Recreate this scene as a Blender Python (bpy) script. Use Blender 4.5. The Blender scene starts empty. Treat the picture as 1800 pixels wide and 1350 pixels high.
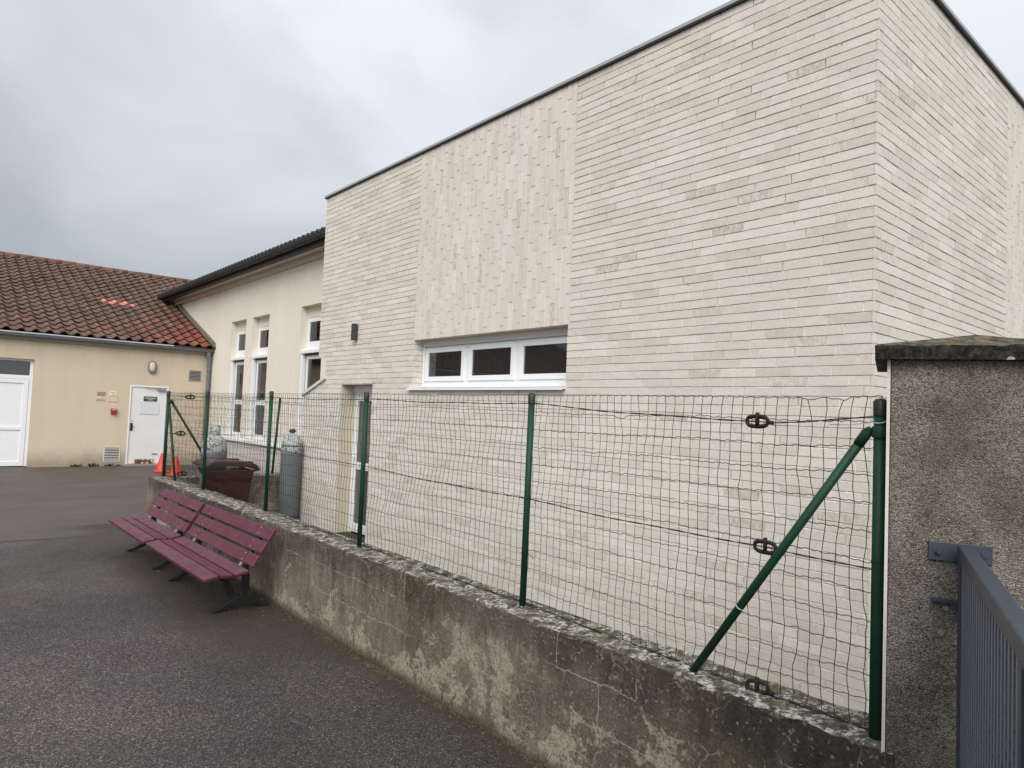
import bpy, math, random
from mathutils import Vector, Matrix
random.seed(7)
R = math.radians
scene = bpy.context.scene
col = scene.collection

# ------------------------------------------------------------------ camera
cam_d = bpy.data.cameras.new('camera'); cam = bpy.data.objects.new('camera', cam_d); col.objects.link(cam)
cam_d.sensor_width = 36.0; cam_d.lens = 36.0 * 1205.886 / 1800.0
cam_d.clip_start = 0.05; cam_d.clip_end = 2000
yaw, pitch, roll = 0.710109, 0.0451637, 0.0406739
fw = Vector((math.sin(yaw)*math.cos(pitch), math.cos(yaw)*math.cos(pitch), math.sin(pitch)))
r0 = Vector((math.cos(yaw), -math.sin(yaw), 0)); u0 = r0.cross(fw)
rr = r0*math.cos(roll) + u0*math.sin(roll); uu = -r0*math.sin(roll) + u0*math.cos(roll)
M = Matrix(((rr.x, uu.x, -fw.x), (rr.y, uu.y, -fw.y), (rr.z, uu.z, -fw.z)))
cam.matrix_world = Matrix.Translation((0, 0, 1.75)) @ M.to_4x4()
scene.camera = cam

# ------------------------------------------------------------------ sky, sun, exposure
SUN_EL, SUN_AZ = R(40), R(228)          # azimuth measured from +Y towards +X
w = bpy.data.worlds.new('World'); scene.world = w; w.use_nodes = True
nt = w.node_tree; N = nt.nodes; L = nt.links
bg = N['Background']; bg.inputs['Strength'].default_value = 0.1
sky = N.new('ShaderNodeTexSky'); sky.sky_type = 'NISHITA'; sky.sun_disc = False
sky.sun_elevation = SUN_EL; sky.sun_rotation = SUN_AZ
tc = N.new('ShaderNodeTexCoord')
sep = N.new('ShaderNodeSeparateXYZ'); L.new(tc.outputs['Generated'], sep.inputs[0])
def wmath(op, a, b=None, c=None):
    n = N.new('ShaderNodeMath'); n.operation = op
    for i, x in enumerate((a, b, c)):
        if x is None: continue
        if isinstance(x, (int, float)): n.inputs[i].default_value = x
        else: L.new(x, n.inputs[i])
    return n.outputs[0]
mp = N.new('ShaderNodeMapping'); mp.inputs['Scale'].default_value = (1.0, 1.0, 1.35); mp.inputs['Location'].default_value = (0.4, 0.15, 0.3); L.new(tc.outputs['Generated'], mp.inputs[0])
n1 = N.new('ShaderNodeTexNoise'); n1.inputs['Scale'].default_value = 2.6; n1.inputs['Detail'].default_value = 6; n1.inputs['Roughness'].default_value = 0.47
n1.inputs['Distortion'].default_value = 0.35
L.new(mp.outputs[0], n1.inputs[0])
n2 = N.new('ShaderNodeTexNoise'); n2.inputs['Scale'].default_value = 1.1; n2.inputs['Detail'].default_value = 3
L.new(mp.outputs[0], n2.inputs[0])
g = wmath('ADD', wmath('MULTIPLY', n1.outputs[0], 0.85), wmath('MULTIPLY', n2.outputs[0], 0.15))
g = wmath('ADD', g, wmath('MULTIPLY', sep.outputs[0], 0.24))       # thinner cloud towards +X
g = wmath('ADD', g, wmath('MULTIPLY', sep.outputs[2], 0.30))
cr = N.new('ShaderNodeValToRGB'); L.new(g, cr.inputs[0])
el = cr.color_ramp.elements
el[0].position = 0.40; el[0].color = (2.2, 2.35, 2.52, 1)
el[1].position = 0.80; el[1].color = (4.15, 4.32, 4.54, 1)
e = el.new(0.60); e.color = (2.95, 3.13, 3.32, 1)
zen = wmath('ADD', 1.0, wmath('MULTIPLY', wmath('POWER', wmath('MAXIMUM', sep.outputs[2], 0.0), 2.2), 0.9))
beh = wmath('MAXIMUM', wmath('ADD', wmath('MULTIPLY', sep.outputs[0], -0.75), wmath('MULTIPLY', sep.outputs[1], -0.66)), 0.0)   # unseen sky behind the camera brightened, added to light the walls
zen = wmath('ADD', zen, wmath('MULTIPLY', beh, 1.9))
hz_ = N.new('ShaderNodeMapRange'); hz_.interpolation_type = 'SMOOTHSTEP'     # heavier cloud low down on the +Y side
L.new(wmath('ADD', wmath('MULTIPLY', sep.outputs[2], 1.0), wmath('MULTIPLY', sep.outputs[0], 0.30)), hz_.inputs[0])
hz_.inputs[1].default_value = 0.05; hz_.inputs[2].default_value = 0.62; hz_.inputs[3].default_value = 0.92; hz_.inputs[4].default_value = 1.10
zen = wmath('MULTIPLY', zen, hz_.outputs[0])
vm = N.new('ShaderNodeVectorMath'); vm.operation = 'SCALE'; L.new(cr.outputs[0], vm.inputs[0]); L.new(zen, vm.inputs['Scale'])
mx = N.new('ShaderNodeMix'); mx.data_type = 'RGBA'; mx.inputs[0].default_value = 0.93
L.new(sky.outputs[0], mx.inputs[6]); L.new(vm.outputs[0], mx.inputs[7]); L.new(mx.outputs[2], bg.inputs[0])

sd = bpy.data.lights.new('sun', 'SUN'); sun = bpy.data.objects.new('sun', sd); col.objects.link(sun)
sd.energy = 1.5; sd.angle = R(40); sd.color = (1.0, 0.965, 0.915)
sdir = Vector((math.sin(SUN_AZ)*math.cos(SUN_EL), math.cos(SUN_AZ)*math.cos(SUN_EL), math.sin(SUN_EL)))
sun.rotation_euler = sdir.to_track_quat('Z', 'Y').to_euler(); sun.location = sdir*50
vs = scene.view_settings
vs.view_transform = 'Standard'; vs.look = 'None'; vs.gamma = 1; vs.use_curve_mapping = False; vs.exposure = 0.75

# ------------------------------------------------------------------ mesh helper
class MB:
    def __init__(self): self.v = []; self.f = []; self.c = []; self.s = []
    def add(self, vs, fs, c=(1, 1, 1, 1), smooth=False):
        o = len(self.v); self.v += [tuple(p) for p in vs]
        for f in fs: self.f.append([i+o for i in f]); self.c.append(c); self.s.append(smooth)
    def quad(self, a, b, c_, d, c=(1, 1, 1, 1), smooth=False): self.add([a, b, c_, d], [[0, 1, 2, 3]], c, smooth)
    def box(self, x0, x1, y0, y1, z0, z1, c=(1, 1, 1, 1)):
        v = [(x, y, z) for z in (z0, z1) for y in (y0, y1) for x in (x0, x1)]
        self.add(v, [[0, 2, 3, 1], [4, 5, 7, 6], [0, 1, 5, 4], [2, 6, 7, 3], [0, 4, 6, 2], [1, 3, 7, 5]], c)
    def obox(self, o, a, b, d, c=(1, 1, 1, 1)):       # corner + three edge vectors
        o, a, b, d = Vector(o), Vector(a), Vector(b), Vector(d)
        v = [o+i*a+j*b+k*d for k in (0, 1) for j in (0, 1) for i in (0, 1)]
        self.add(v, [[0, 2, 3, 1], [4, 5, 7, 6], [0, 1, 5, 4], [2, 6, 7, 3], [0, 4, 6, 2], [1, 3, 7, 5]], c)
    def prism(self, poly, ext, c=(1, 1, 1, 1)):        # planar polygon (3-D points) pushed along ext
        n = len(poly); e = Vector(ext); p = [Vector(q) for q in poly]
        v = p + [q+e for q in p]
        f = [list(range(n))[::-1], [i+n for i in range(n)]] + [[i, (i+1) % n, (i+1) % n+n, i+n] for i in range(n)]
        self.add(v, f, c)
    def tube(self, pts, r, n=8, closed=False, c=(1, 1, 1, 1), caps=True, smooth=True):
        P = [Vector(p) for p in pts]; m = len(P); rs = r if isinstance(r, (list, tuple)) else [r]*m
        v = []
        ref = None
        for i, p in enumerate(P):
            a = P[(i-1) % m] if (closed or i > 0) else p; b = P[(i+1) % m] if (closed or i < m-1) else p
            t = (b-a).normalized()
            if ref is None:
                ref = Vector((0, 0, 1)) if abs(t.z) < 0.9 else Vector((1, 0, 0))
            x = t.cross(ref).normalized(); y = x.cross(t).normalized()
            ref = y
            for k in range(n):
                an = 2*math.pi*k/n; v.append(p+(x*math.cos(an)+y*math.sin(an))*rs[i])
        f = []
        for i in range(m if closed else m-1):
            j = (i+1) % m
            for k in range(n):
                l = (k+1) % n; f.append([i*n+k, i*n+l, j*n+l, j*n+k])
        self.add(v, f, c, smooth)
        if caps and not closed:
            o = len(self.v)-len(v)
            self.f.append([o+k for k in range(n)][::-1]); self.c.append(c); self.s.append(False)
            self.f.append([o+(m-1)*n+k for k in range(n)]); self.c.append(c); self.s.append(False)
    def lathe(self, prof, o=(0, 0, 0), n=24, c=(1, 1, 1, 1), smooth=True):   # prof: (r, z)
        v = []; m = len(prof)
        for r, z in prof:
            for k in range(n):
                a = 2*math.pi*k/n; v.append((o[0]+r*math.cos(a), o[1]+r*math.sin(a), o[2]+z))
        f = [[i*n+k, i*n+(k+1) % n, (i+1)*n+(k+1) % n, (i+1)*n+k] for i in range(m-1) for k in range(n)]
        self.add(v, f, c, smooth)
    def ribbon(self, path, wid, thick, axis, c=(1, 1, 1, 1)):                # rectangular bar swept along a path; axis = width direction
        ax = Vector(axis).normalized(); P = [Vector(p) for p in path]; m = len(P); v = []
        for i, p in enumerate(P):
            t = (P[min(i+1, m-1)]-P[max(i-1, 0)]).normalized(); nn = t.cross(ax).normalized()
            th = thick[i] if isinstance(thick, (list, tuple)) else thick
            for a, b in ((-1, -1), (1, -1), (1, 1), (-1, 1)): v.append(p+ax*(a*wid/2)+nn*(b*th/2))
        f = [[i*4+k, i*4+(k+1) % 4, (i+1)*4+(k+1) % 4, (i+1)*4+k] for i in range(m-1) for k in range(4)]
        f += [[3, 2, 1, 0], [(m-1)*4+k for k in range(4)]]
        self.add(v, f, c)

def world_loc(o):
    l = Vector((0, 0, 0))
    while o: l += o.location; o = o.parent
    return l
def build(name, mb, mat, parent=None, bevel=0, loc=None, seg=2):
    me = bpy.data.meshes.new(name)
    off = world_loc(parent) if parent else Vector(loc or (0, 0, 0))
    me.from_pydata([(p[0]-off.x, p[1]-off.y, p[2]-off.z) for p in mb.v], [], mb.f)
    me.polygons.foreach_set('use_smooth', mb.s)
    at = me.color_attributes.new('tint', 'FLOAT_COLOR', 'CORNER')
    buf = []
    for f, c in zip(mb.f, mb.c): buf += list(c)*len(f)
    at.data.foreach_set('color', buf)
    me.materials.append(mat); me.update()
    o = bpy.data.objects.new(name, me); col.objects.link(o)
    if parent: o.parent = parent
    else: o.location = off
    if bevel:
        b = o.modifiers.new('bevel', 'BEVEL'); b.width = bevel; b.segments = seg; b.limit_method = 'ANGLE'; b.angle_limit = R(40)
    return o
def tag(o, label=None, cat=None, group=None, kind=None):
    if label: o['label'] = label
    if cat: o['category'] = cat
    if group: o['group'] = group
    if kind: o['kind'] = kind
    return o
def thing(name, label, cat, loc, group=None):
    o = bpy.data.objects.new(name, None); col.objects.link(o); o.location = loc; o.empty_display_size = 0.1
    return tag(o, label, cat, group)
def copy_tree(o, parent=None):
    c = o.copy(); col.objects.link(c)
    if parent: c.parent = parent
    for ch in [x for x in bpy.data.objects if x.parent == o]: copy_tree(ch, c)
    return c

# ------------------------------------------------------------------ materials
class NT:
    def __init__(self, name, rough=0.8, spec=0.3):
        self.m = bpy.data.materials.new(name); self.m.use_nodes = True
        self.t = self.m.node_tree; self.b = self.t.nodes['Principled BSDF']
        self.b.inputs['Roughness'].default_value = rough; self.b.inputs['Specular IOR Level'].default_value = spec
        self.co = self.n('ShaderNodeTexCoord').outputs['Object']
    def n(self, k): return self.t.nodes.new(k)
    def l(self, a, b): self.t.links.new(a, b)
    def put(self, inp, x):
        if isinstance(x, (int, float)): inp.default_value = x
        elif isinstance(x, (tuple, list)): inp.default_value = tuple(x)+((1,) if len(x) == 3 and len(inp.default_value) == 4 else ())
        else: self.l(x, inp)
    def scale(self, v, s=None, off=None):
        m = self.n('ShaderNodeMapping'); self.put(m.inputs[0], v)
        m.inputs['Scale'].default_value = s or (1, 1, 1)
        if off: m.inputs['Location'].default_value = off
        return m.outputs[0]
    def noise(self, s, d=4, r=0.55, v=None, dist=0.0):
        x = self.n('ShaderNodeTexNoise'); x.inputs['Scale'].default_value = s; x.inputs['Detail'].default_value = d
        x.inputs['Roughness'].default_value = r; x.inputs['Distortion'].default_value = dist
        self.l(v if v is not None else self.co, x.inputs['Vector']); return x.outputs[0]
    def noisec(self, s, d=3, v=None):
        x = self.n('ShaderNodeTexNoise'); x.inputs['Scale'].default_value = s; x.inputs['Detail'].default_value = d
        self.l(v if v is not None else self.co, x.inputs['Vector']); return x.outputs['Color']
    def vor(self, s, feature='F1', v=None, out='Distance', rnd=1.0):
        x = self.n('ShaderNodeTexVoronoi'); x.feature = feature; x.inputs['Scale'].default_value = s; x.inputs['Randomness'].default_value = rnd
        self.l(v if v is not None else self.co, x.inputs['Vector']); return x.outputs[out]
    def math(self, op, a, b=None, c=None):
        x = self.n('ShaderNodeMath'); x.operation = op
        for i, q in enumerate((a, b, c)):
            if q is not None: self.put(x.inputs[i], q)
        return x.outputs[0]
    def vmath(self, op, a, b=None, s=None):
        x = self.n('ShaderNodeVectorMath'); x.operation = op; self.put(x.inputs[0], a)
        if b is not None: self.put(x.inputs[1], b)
        if s is not None: self.put(x.inputs['Scale'], s)
        return x.outputs[0]
    def ramp(self, v, a, b, lo=0.0, hi=1.0):
        x = self.n('ShaderNodeMapRange'); x.interpolation_type = 'SMOOTHSTEP'; self.put(x.inputs[0], v)
        x.inputs[1].default_value = a; x.inputs[2].default_value = b; x.inputs[3].default_value = lo; x.inputs[4].default_value = hi
        return x.outputs[0]
    def mix(self, f, a, b, mode='MIX'):
        x = self.n('ShaderNodeMix'); x.data_type = 'RGBA'; x.blend_type = mode
        self.put(x.inputs[0], f); self.put(x.inputs[6], a); self.put(x.inputs[7], b); return x.outputs[2]
    def mul(self, c, f):                                   # colour times scalar
        return self.vmath('SCALE', c, s=f)
    def attr(self):
        x = self.n('ShaderNodeAttribute'); x.attribute_name = 'tint'
        s = self.n('ShaderNodeSeparateColor'); self.l(x.outputs['Color'], s.inputs[0]); return s.outputs
    def xyz(self, v=None):
        s = self.n('ShaderNodeSeparateXYZ'); self.put(s.inputs[0], v if v is not None else self.co); return s.outputs
    def nz(self):
        g = self.n('ShaderNodeNewGeometry'); s = self.n('ShaderNodeSeparateXYZ'); self.l(g.outputs['Normal'], s.inputs[0]); return s.outputs[2]
    def color(self, c): self.put(self.b.inputs['Base Color'], c); return self
    def rough(self, r): self.put(self.b.inputs['Roughness'], r); return self
    def bump(self, h, d=0.01, s=1.0):
        x = self.n('ShaderNodeBump'); x.inputs['Distance'].default_value = d; x.inputs['Strength'].default_value = s
        self.l(h, x.inputs['Height']); self.l(x.outputs[0], self.b.inputs['Normal']); return self

def simple(name, c, rough=0.5, spec=0.4, var=0.12, sc=8.0, metal=0.0, bump=0.0, coat=0.0):
    t = NT(name, rough, spec)
    f = t.math('ADD', 1-var, t.math('MULTIPLY', t.noise(sc, 5, 0.6), 2*var))
    t.color(t.mul(tuple(c), f))
    t.rough(t.math('ADD', rough-0.06, t.math('MULTIPLY', t.noise(sc*2.3, 3), 0.12)))
    t.b.inputs['Metallic'].default_value = metal
    if coat: t.b.inputs['Coat Weight'].default_value = coat; t.b.inputs['Coat Roughness'].default_value = 0.25
    if bump: t.bump(t.noise(sc*20, 3), bump)
    return t.m

def mat_brick():
    t = NT('pale_brick', 0.85, 0.2)
    r, g, b = t.attr()[0:3]
    c = t.mix(g, (0.630, 0.574, 0.495), (0.682, 0.630, 0.570))
    c = t.mul(c, r)
    fine = t.noise(48, 5, 0.7)
    c = t.mul(c, t.math('ADD', 0.80, t.math('MULTIPLY', fine, 0.40)))
    wash = t.noise(7, 5, 0.65, t.scale(t.co, (1, 1, 2.6)))
    c = t.mul(c, t.math('ADD', 0.88, t.math('MULTIPLY', wash, 0.24)))
    big = t.noise(0.55, 4, 0.6)
    c = t.mul(c, t.math('ADD', 0.93, t.math('MULTIPLY', big, 0.14)))
    st = t.noise(1.0, 5, 0.7, t.scale(t.co, (42, 42, 16)))
    dirty = t.math('MULTIPLY', t.math('MULTIPLY', b, t.ramp(st, 0.38, 0.66)), 0.60)
    c = t.mix(dirty, c, (0.31, 0.235, 0.19))
    pit = t.ramp(t.noise(120, 2, 0.5), 0.68, 0.78)
    c = t.mix(t.math('MULTIPLY', pit, 0.30), c, (0.30, 0.26, 0.22))
    rain = t.ramp(t.noise(1.0, 5, 0.65, t.scale(t.co, (5, 5, 0.22))), 0.52, 0.72)
    c = t.mix(t.math('MULTIPLY', t.math('MULTIPLY', rain, t.ramp(t.xyz()[2], 3.2, 4.9)), 0.16), c, (0.34, 0.30, 0.25))
    t.color(c); t.bump(t.noise(90, 5, 0.65), 0.004, 0.8); return t.m
def mat_mortar():
    t = NT('pale_mortar', 0.9, 0.15)
    c = t.mul((0.79, 0.74, 0.67), t.math('ADD', 0.82, t.math('MULTIPLY', t.noise(30, 4, 0.6), 0.36)))
    t.color(c); t.bump(t.noise(140, 3), 0.003); return t.m
def mat_concrete():
    t = NT('weathered_concrete', 0.9, 0.2)
    x, y, z = t.xyz()[0:3]
    wob = t.noisec(3.2, 3)
    wob2 = t.noisec(14.0, 4)
    warp = t.vmath('ADD', t.vmath('ADD', t.co, t.vmath('SCALE', t.vmath('SUBTRACT', wob, (0.5, 0.5, 0.5)), s=0.22)), t.vmath('SCALE', t.vmath('SUBTRACT', wob2, (0.5, 0.5, 0.5)), s=0.075))
    big = t.noise(1.1, 6, 0.6); mid = t.noise(5.5, 6, 0.65, warp)
    c = t.mix(t.ramp(big, 0.35, 0.65), (0.100, 0.083, 0.063), (0.202, 0.171, 0.133))
    c = t.mul(c, t.math('ADD', 0.62, t.math('MULTIPLY', mid, 0.76)))
    # moss green and rust-brown zones
    c = t.mix(t.math('MULTIPLY', t.ramp(t.noise(1.7, 4, 0.6, t.scale(t.co, (1, 1, 0.8), (5, 2, 0))), 0.52, 0.68), 0.55), c, (0.105, 0.095, 0.042))
    # vertical streaks
    st = t.noise(1.0, 5, 0.65, t.scale(t.co, (14, 14, 1.1)))
    c = t.mul(c, t.math('ADD', 0.82, t.math('MULTIPLY', t.ramp(st, 0.3, 0.7), 0.32)))
    c = t.mul(c, t.math('ADD', 0.35, t.math('MULTIPLY', t.noise(130, 3, 0.8), 1.3)))
    # peeled light patches, more of them low down and towards the near end
    pm = t.math('ADD', t.noise(3.4, 7, 0.68, warp), t.math('MULTIPLY', t.math('SUBTRACT', 0.33, z), 0.28))
    patch = t.ramp(pm, 0.55, 0.59)
    fine = t.noise(38, 5, 0.7)
    patch = t.math('MULTIPLY', patch, t.ramp(fine, 0.36, 0.50))
    c = t.mix(t.math('MULTIPLY', patch, 0.82), c, (0.32, 0.272, 0.21))
    drip = t.noise(1.0, 5, 0.7, t.scale(t.co, (9, 9, 1.6)))
    td = t.ramp(t.math('ADD', z, t.math('MULTIPLY', t.math('SUBTRACT', drip, 0.5), 0.55)), 0.40, 0.62)
    c = t.mul(c, t.ramp(td, 0, 1, 1.12, 0.62))
    c = t.mul(c, t.ramp(t.math('ADD', y, t.math('MULTIPLY', t.noise(2.5, 4), 0.9)), 1.6, 2.6, 0.66, 1.0))
    c = t.mul(c, t.ramp(y, 3.5, 6.5, 1.0, 1.14))
    # chalky crack lines: block joints and map cracking
    zw = t.math('ADD', z, t.math('MULTIPLY', t.math('SUBTRACT', t.noise(5.0, 6, 0.68), 0.5), 0.10))
    hz = t.math('ABSOLUTE', t.math('SUBTRACT', t.math('FRACT', t.math('DIVIDE', t.math('ADD', zw, 0.02), 0.21)), 0.5))
    lw = t.math('ADD', 0.001, t.math('MULTIPLY', t.noise(9, 2), 0.022))
    hl = t.math('LESS_THAN', hz, lw)
    yw = t.math('ADD', y, t.math('MULTIPLY', t.math('SUBTRACT', t.noise(3.0, 4, 0.6), 0.5), 0.12))
    row = t.math('FLOOR', t.math('DIVIDE', t.math('ADD', zw, 0.125), 0.21))
    vy = t.math('ABSOLUTE', t.math('SUBTRACT', t.math('FRACT', t.math('ADD', t.math('DIVIDE', yw, 0.48), t.math('MULTIPLY', row, 0.47))), 0.5))
    vl = t.math('LESS_THAN', vy, t.math('MULTIPLY', lw, 0.42))
    cm = t.ramp(t.noise(1.6, 3, 0.5, t.scale(t.co, (1, 1, 1), (3, 7, 1))), 0.46, 0.54)
    joints = t.math('MULTIPLY', t.math('MAXIMUM', hl, vl), cm)
    mc = t.vor(5.0, 'DISTANCE_TO_EDGE', warp)
    mcl = t.math('MULTIPLY', t.ramp(mc, 0.005, 0.016, 1, 0), t.ramp(t.noise(2.1, 3, 0.5, t.scale(t.co, (1, 1, 1), (9, 1, 4))), 0.50, 0.58))
    mc2 = t.vor(17.0, 'DISTANCE_TO_EDGE', warp)
    mcl2 = t.math('MULTIPLY', t.ramp(mc2, 0.02, 0.055, 1, 0), t.math('MULTIPLY', t.ramp(t.noise(2.6, 3, 0.5, t.scale(t.co, (1, 1, 1), (2, 4, 4))), 0.56, 0.66), 0.6))
    lines = t.math('MAXIMUM', joints, t.math('MAXIMUM', mcl, mcl2))
    lines = t.math('MULTIPLY', lines, t.ramp(t.noise(26, 3, 0.6), 0.26, 0.42))
    # dark pitting and lichen specks
    sp = t.ramp(t.noise(95, 5, 0.75), 0.52, 0.62)
    c = t.mix(t.math('MULTIPLY', sp, 0.42), c, (0.035, 0.032, 0.027))
    gr = t.vor(95, 'F1', None, 'Color')
    gs = t.n('ShaderNodeSeparateColor'); t.l(gr, gs.inputs[0])
    c = t.mul(c, t.ramp(gs.outputs[0], 0.0, 1.0, 0.82, 1.18))
    c = t.mix(t.math('MULTIPLY', t.ramp(gs.outputs[1], 0.94, 0.97), 0.4), c, (0.34, 0.31, 0.26))
    ls = t.ramp(t.noise(60, 3, 0.6, t.scale(t.co, (1, 1, 0.5), (4, 4, 4))), 0.66, 0.73)
    c = t.mix(t.math('MULTIPLY', ls, 0.45), c, (0.33, 0.31, 0.27))
    c = t.mix(t.math('MULTIPLY', lines, 0.68), c, (0.38, 0.33, 0.265))
    # damp green foot
    foot = t.ramp(t.math('ADD', z, t.math('MULTIPLY', t.noise(7, 4), 0.06)), 0.035, 0.10, 1, 0)
    c = t.mix(t.math('MULTIPLY', foot, 0.75), c, (0.05, 0.042, 0.024))
    # top: dark crust with white lichen rosettes
    top = t.ramp(t.nz(), 0.45, 0.75)
    l1 = t.ramp(t.noise(13, 6, 0.72, t.scale(t.co, (1, 1, 1))), 0.47, 0.55)
    l2 = t.ramp(t.noise(48, 4, 0.7), 0.42, 0.56)
    ct = t.mix(t.ramp(t.noise(30, 5, 0.7), 0.35, 0.65), (0.035, 0.03, 0.022), (0.15, 0.13, 0.10))
    ct = t.mix(t.math('MULTIPLY', t.math('MULTIPLY', l1, l2), 0.85), ct, (0.50, 0.475, 0.43))
    ct = t.mix(t.math('MULTIPLY', t.ramp(t.noise(6, 3), 0.55, 0.7), 0.5), ct, (0.09, 0.085, 0.035))
    c = t.mix(top, c, ct)
    t.color(c)
    h = t.math('ADD', t.math('MULTIPLY', t.noise(70, 5, 0.75), 0.9), t.math('MULTIPLY', mid, 0.6))
    h = t.math('SUBTRACT', h, t.math('MULTIPLY', lines, -0.15))
    t.bump(h, 0.012, 0.8); return t.m
def mat_asphalt():
    t = NT('worn_asphalt', 0.75, 0.45)
    x, y, z = t.xyz()[0:3]
    cell = t.n('ShaderNodeTexVoronoi'); cell.inputs['Scale'].default_value = 165; t.l(t.co, cell.inputs['Vector'])
    cs = t.n('ShaderNodeSeparateColor'); t.l(cell.outputs['Color'], cs.inputs[0])
    big = t.noise(0.35, 5, 0.6); mid = t.noise(1.8, 5, 0.6)
    base = t.mix(t.ramp(big, 0.35, 0.65), (0.056, 0.040, 0.0415), (0.058, 0.0455, 0.0425))
    base = t.mix(t.math('MULTIPLY', t.ramp(mid, 0.5, 0.7), 0.5), base, (0.062, 0.046, 0.047))
    stone = t.ramp(cs.outputs[0], 0.0, 1.0, 0.15, 1.75)
    c = t.mul(base, stone)
    c = t.mix(t.math('MULTIPLY', t.ramp(cs.outputs[1], 0.88, 0.96), 0.75), c, (0.25, 0.225, 0.21))
    c = t.mix(t.math('MULTIPLY', t.ramp(t.noise(48, 4, 0.7), 0.50, 0.62), 0.6), c, (0.026, 0.022, 0.022))
    gr = t.n('ShaderNodeSeparateColor'); t.l(t.vor(85, 'F1', None, 'Color'), gr.inputs[0])
    c = t.mul(c, t.ramp(gr.outputs[0], 0.0, 1.0, 0.84, 1.18))
    c = t.mix(t.math('MULTIPLY', t.ramp(gr.outputs[1], 0.965, 0.985), 0.5), c, (0.21, 0.19, 0.175))
    blot = t.noise(0.55, 6, 0.62, t.scale(t.co, (1, 1, 1), (11, 4, 0)))
    c = t.mul(c, t.ramp(blot, 0.34, 0.66, 0.72, 1.24))
    wc = t.vmath('ADD', t.co, t.vmath('SCALE', t.noisec(1.3, 5), s=0.9))
    crk = t.math('MULTIPLY', t.ramp(t.vor(0.42, 'DISTANCE_TO_EDGE', wc), 0.0025, 0.007, 1, 0), t.ramp(t.noise(0.5, 3), 0.46, 0.54))
    c = t.mix(t.math('MULTIPLY', crk, 0.75), c, (0.018, 0.015, 0.014))
    wsp = t.ramp(t.vor(9, 'F1'), 0.03, 0.045, 1, 0)
    wsp = t.math('MULTIPLY', wsp, t.ramp(t.noise(3.1, 2, 0.5, t.scale(t.co, (1, 1, 1), (3, 3, 3))), 0.60, 0.66))
    c = t.mix(t.math('MULTIPLY', wsp, 0.8), c, (0.42, 0.40, 0.37))
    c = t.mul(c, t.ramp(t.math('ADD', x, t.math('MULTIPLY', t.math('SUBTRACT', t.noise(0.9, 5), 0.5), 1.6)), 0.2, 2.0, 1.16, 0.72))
    # far part of the yard beyond the seam: smoother, painted lighter for grazing sheen
    farm = t.ramp(y, 10.05, 10.15)
    cf = t.mul((0.092, 0.073, 0.059), t.math('ADD', 0.72, t.math('MULTIPLY', t.noise(1.1, 6, 0.62, t.scale(t.co, (0.5, 1.6, 1))), 0.56)))
    cf = t.mul(cf, t.math('ADD', 0.8, t.math('MULTIPLY', t.noise(40, 3), 0.4)))
    c = t.mix(t.math('MULTIPLY', farm, 0.85), c, cf)
    seam = t.math('ABSOLUTE', t.math('SUBTRACT', t.math('ADD', y, t.math('MULTIPLY', t.math('SUBTRACT', t.noise(2.2, 4), 0.5), 0.22)), 10.12))
    c = t.mix(t.math('MULTIPLY', t.ramp(seam, 0.03, 0.075, 1, 0), 0.85), c, (0.03, 0.026, 0.024))
    # brown silt along the wall and benches, darkened for the benches' contact shadow
    silt_shade_x = t.math('ADD', x, t.math('MULTIPLY', t.math('SUBTRACT', t.noise(2.2, 5, 0.65), 0.5), 1.0))
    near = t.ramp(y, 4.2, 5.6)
    d1 = t.math('MULTIPLY', t.ramp(silt_shade_x, 1.35, 2.0), near)
    d2 = t.ramp(silt_shade_x, 2.28, 2.45)
    silt_shade = t.math('MULTIPLY', t.math('MAXIMUM', d1, d2), t.ramp(t.noise(9, 5, 0.7), 0.30, 0.55, 0.45, 0.95))
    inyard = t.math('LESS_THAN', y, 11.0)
    silt_shade = t.math('MULTIPLY', silt_shade, inyard)
    c = t.mix(silt_shade, c, t.mix(t.noise(22, 4, 0.7), (0.010, 0.0075, 0.005), (0.070, 0.050, 0.031)))
    moss = t.math('MULTIPLY', t.math('MULTIPLY', t.ramp(t.noise(2.6, 6, 0.7, t.scale(t.co, (1, 1, 1), (7, 3, 0))), 0.60, 0.68), t.ramp(x, 0.3, 1.6)), inyard)
    c = t.mix(t.math('MULTIPLY', moss, 0.35), c, (0.075, 0.075, 0.03))
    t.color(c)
    t.rough(t.ramp(t.noise(0.8, 4), 0.35, 0.65, 0.62, 0.85))
    h = t.math('ADD', t.math('MULTIPLY', t.math('SUBTRACT', 1.0, cell.outputs['Distance']), 0.6), t.math('MULTIPLY', t.noise(70, 4, 0.7), 0.6))
    t.bump(h, 0.008, 0.9); return t.m
def mat_render(name, a, b, dirtz=None):
    t = NT(name, 0.9, 0.15)
    x, y, z = t.xyz()[0:3]
    c = t.mix(t.ramp(t.noise(0.6, 5, 0.6), 0.3, 0.7), a, b)
    c = t.mul(c, t.math('ADD', 0.93, t.math('MULTIPLY', t.noise(45, 4, 0.65), 0.14)))
    st = t.noise(1.0, 4, 0.6, t.scale(t.co, (3.5, 3.5, 0.35)))
    c = t.mul(c, t.ramp(st, 0.3, 0.7, 0.975, 1.012))
    if dirtz is not None:
        d = t.ramp(t.math('ADD', z, t.math('MULTIPLY', t.noise(2.5, 5, 0.7), -0.5)), dirtz-0.35, dirtz+0.15, 1, 0)
        c = t.mix(t.math('MULTIPLY', d, 0.62), c, (0.17, 0.14, 0.105))
        up = t.math('MULTIPLY', t.ramp(z, 2.45, 3.1), t.ramp(t.noise(1.0, 5, 0.65, t.scale(t.co, (2.2, 2.2, 0.5))), 0.46, 0.66))
        c = t.mix(t.math('MULTIPLY', up, 0.22), c, (0.25, 0.20, 0.14))
    t.color(c); t.bump(t.noise(160, 4, 0.6), 0.003); return t.m
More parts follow.
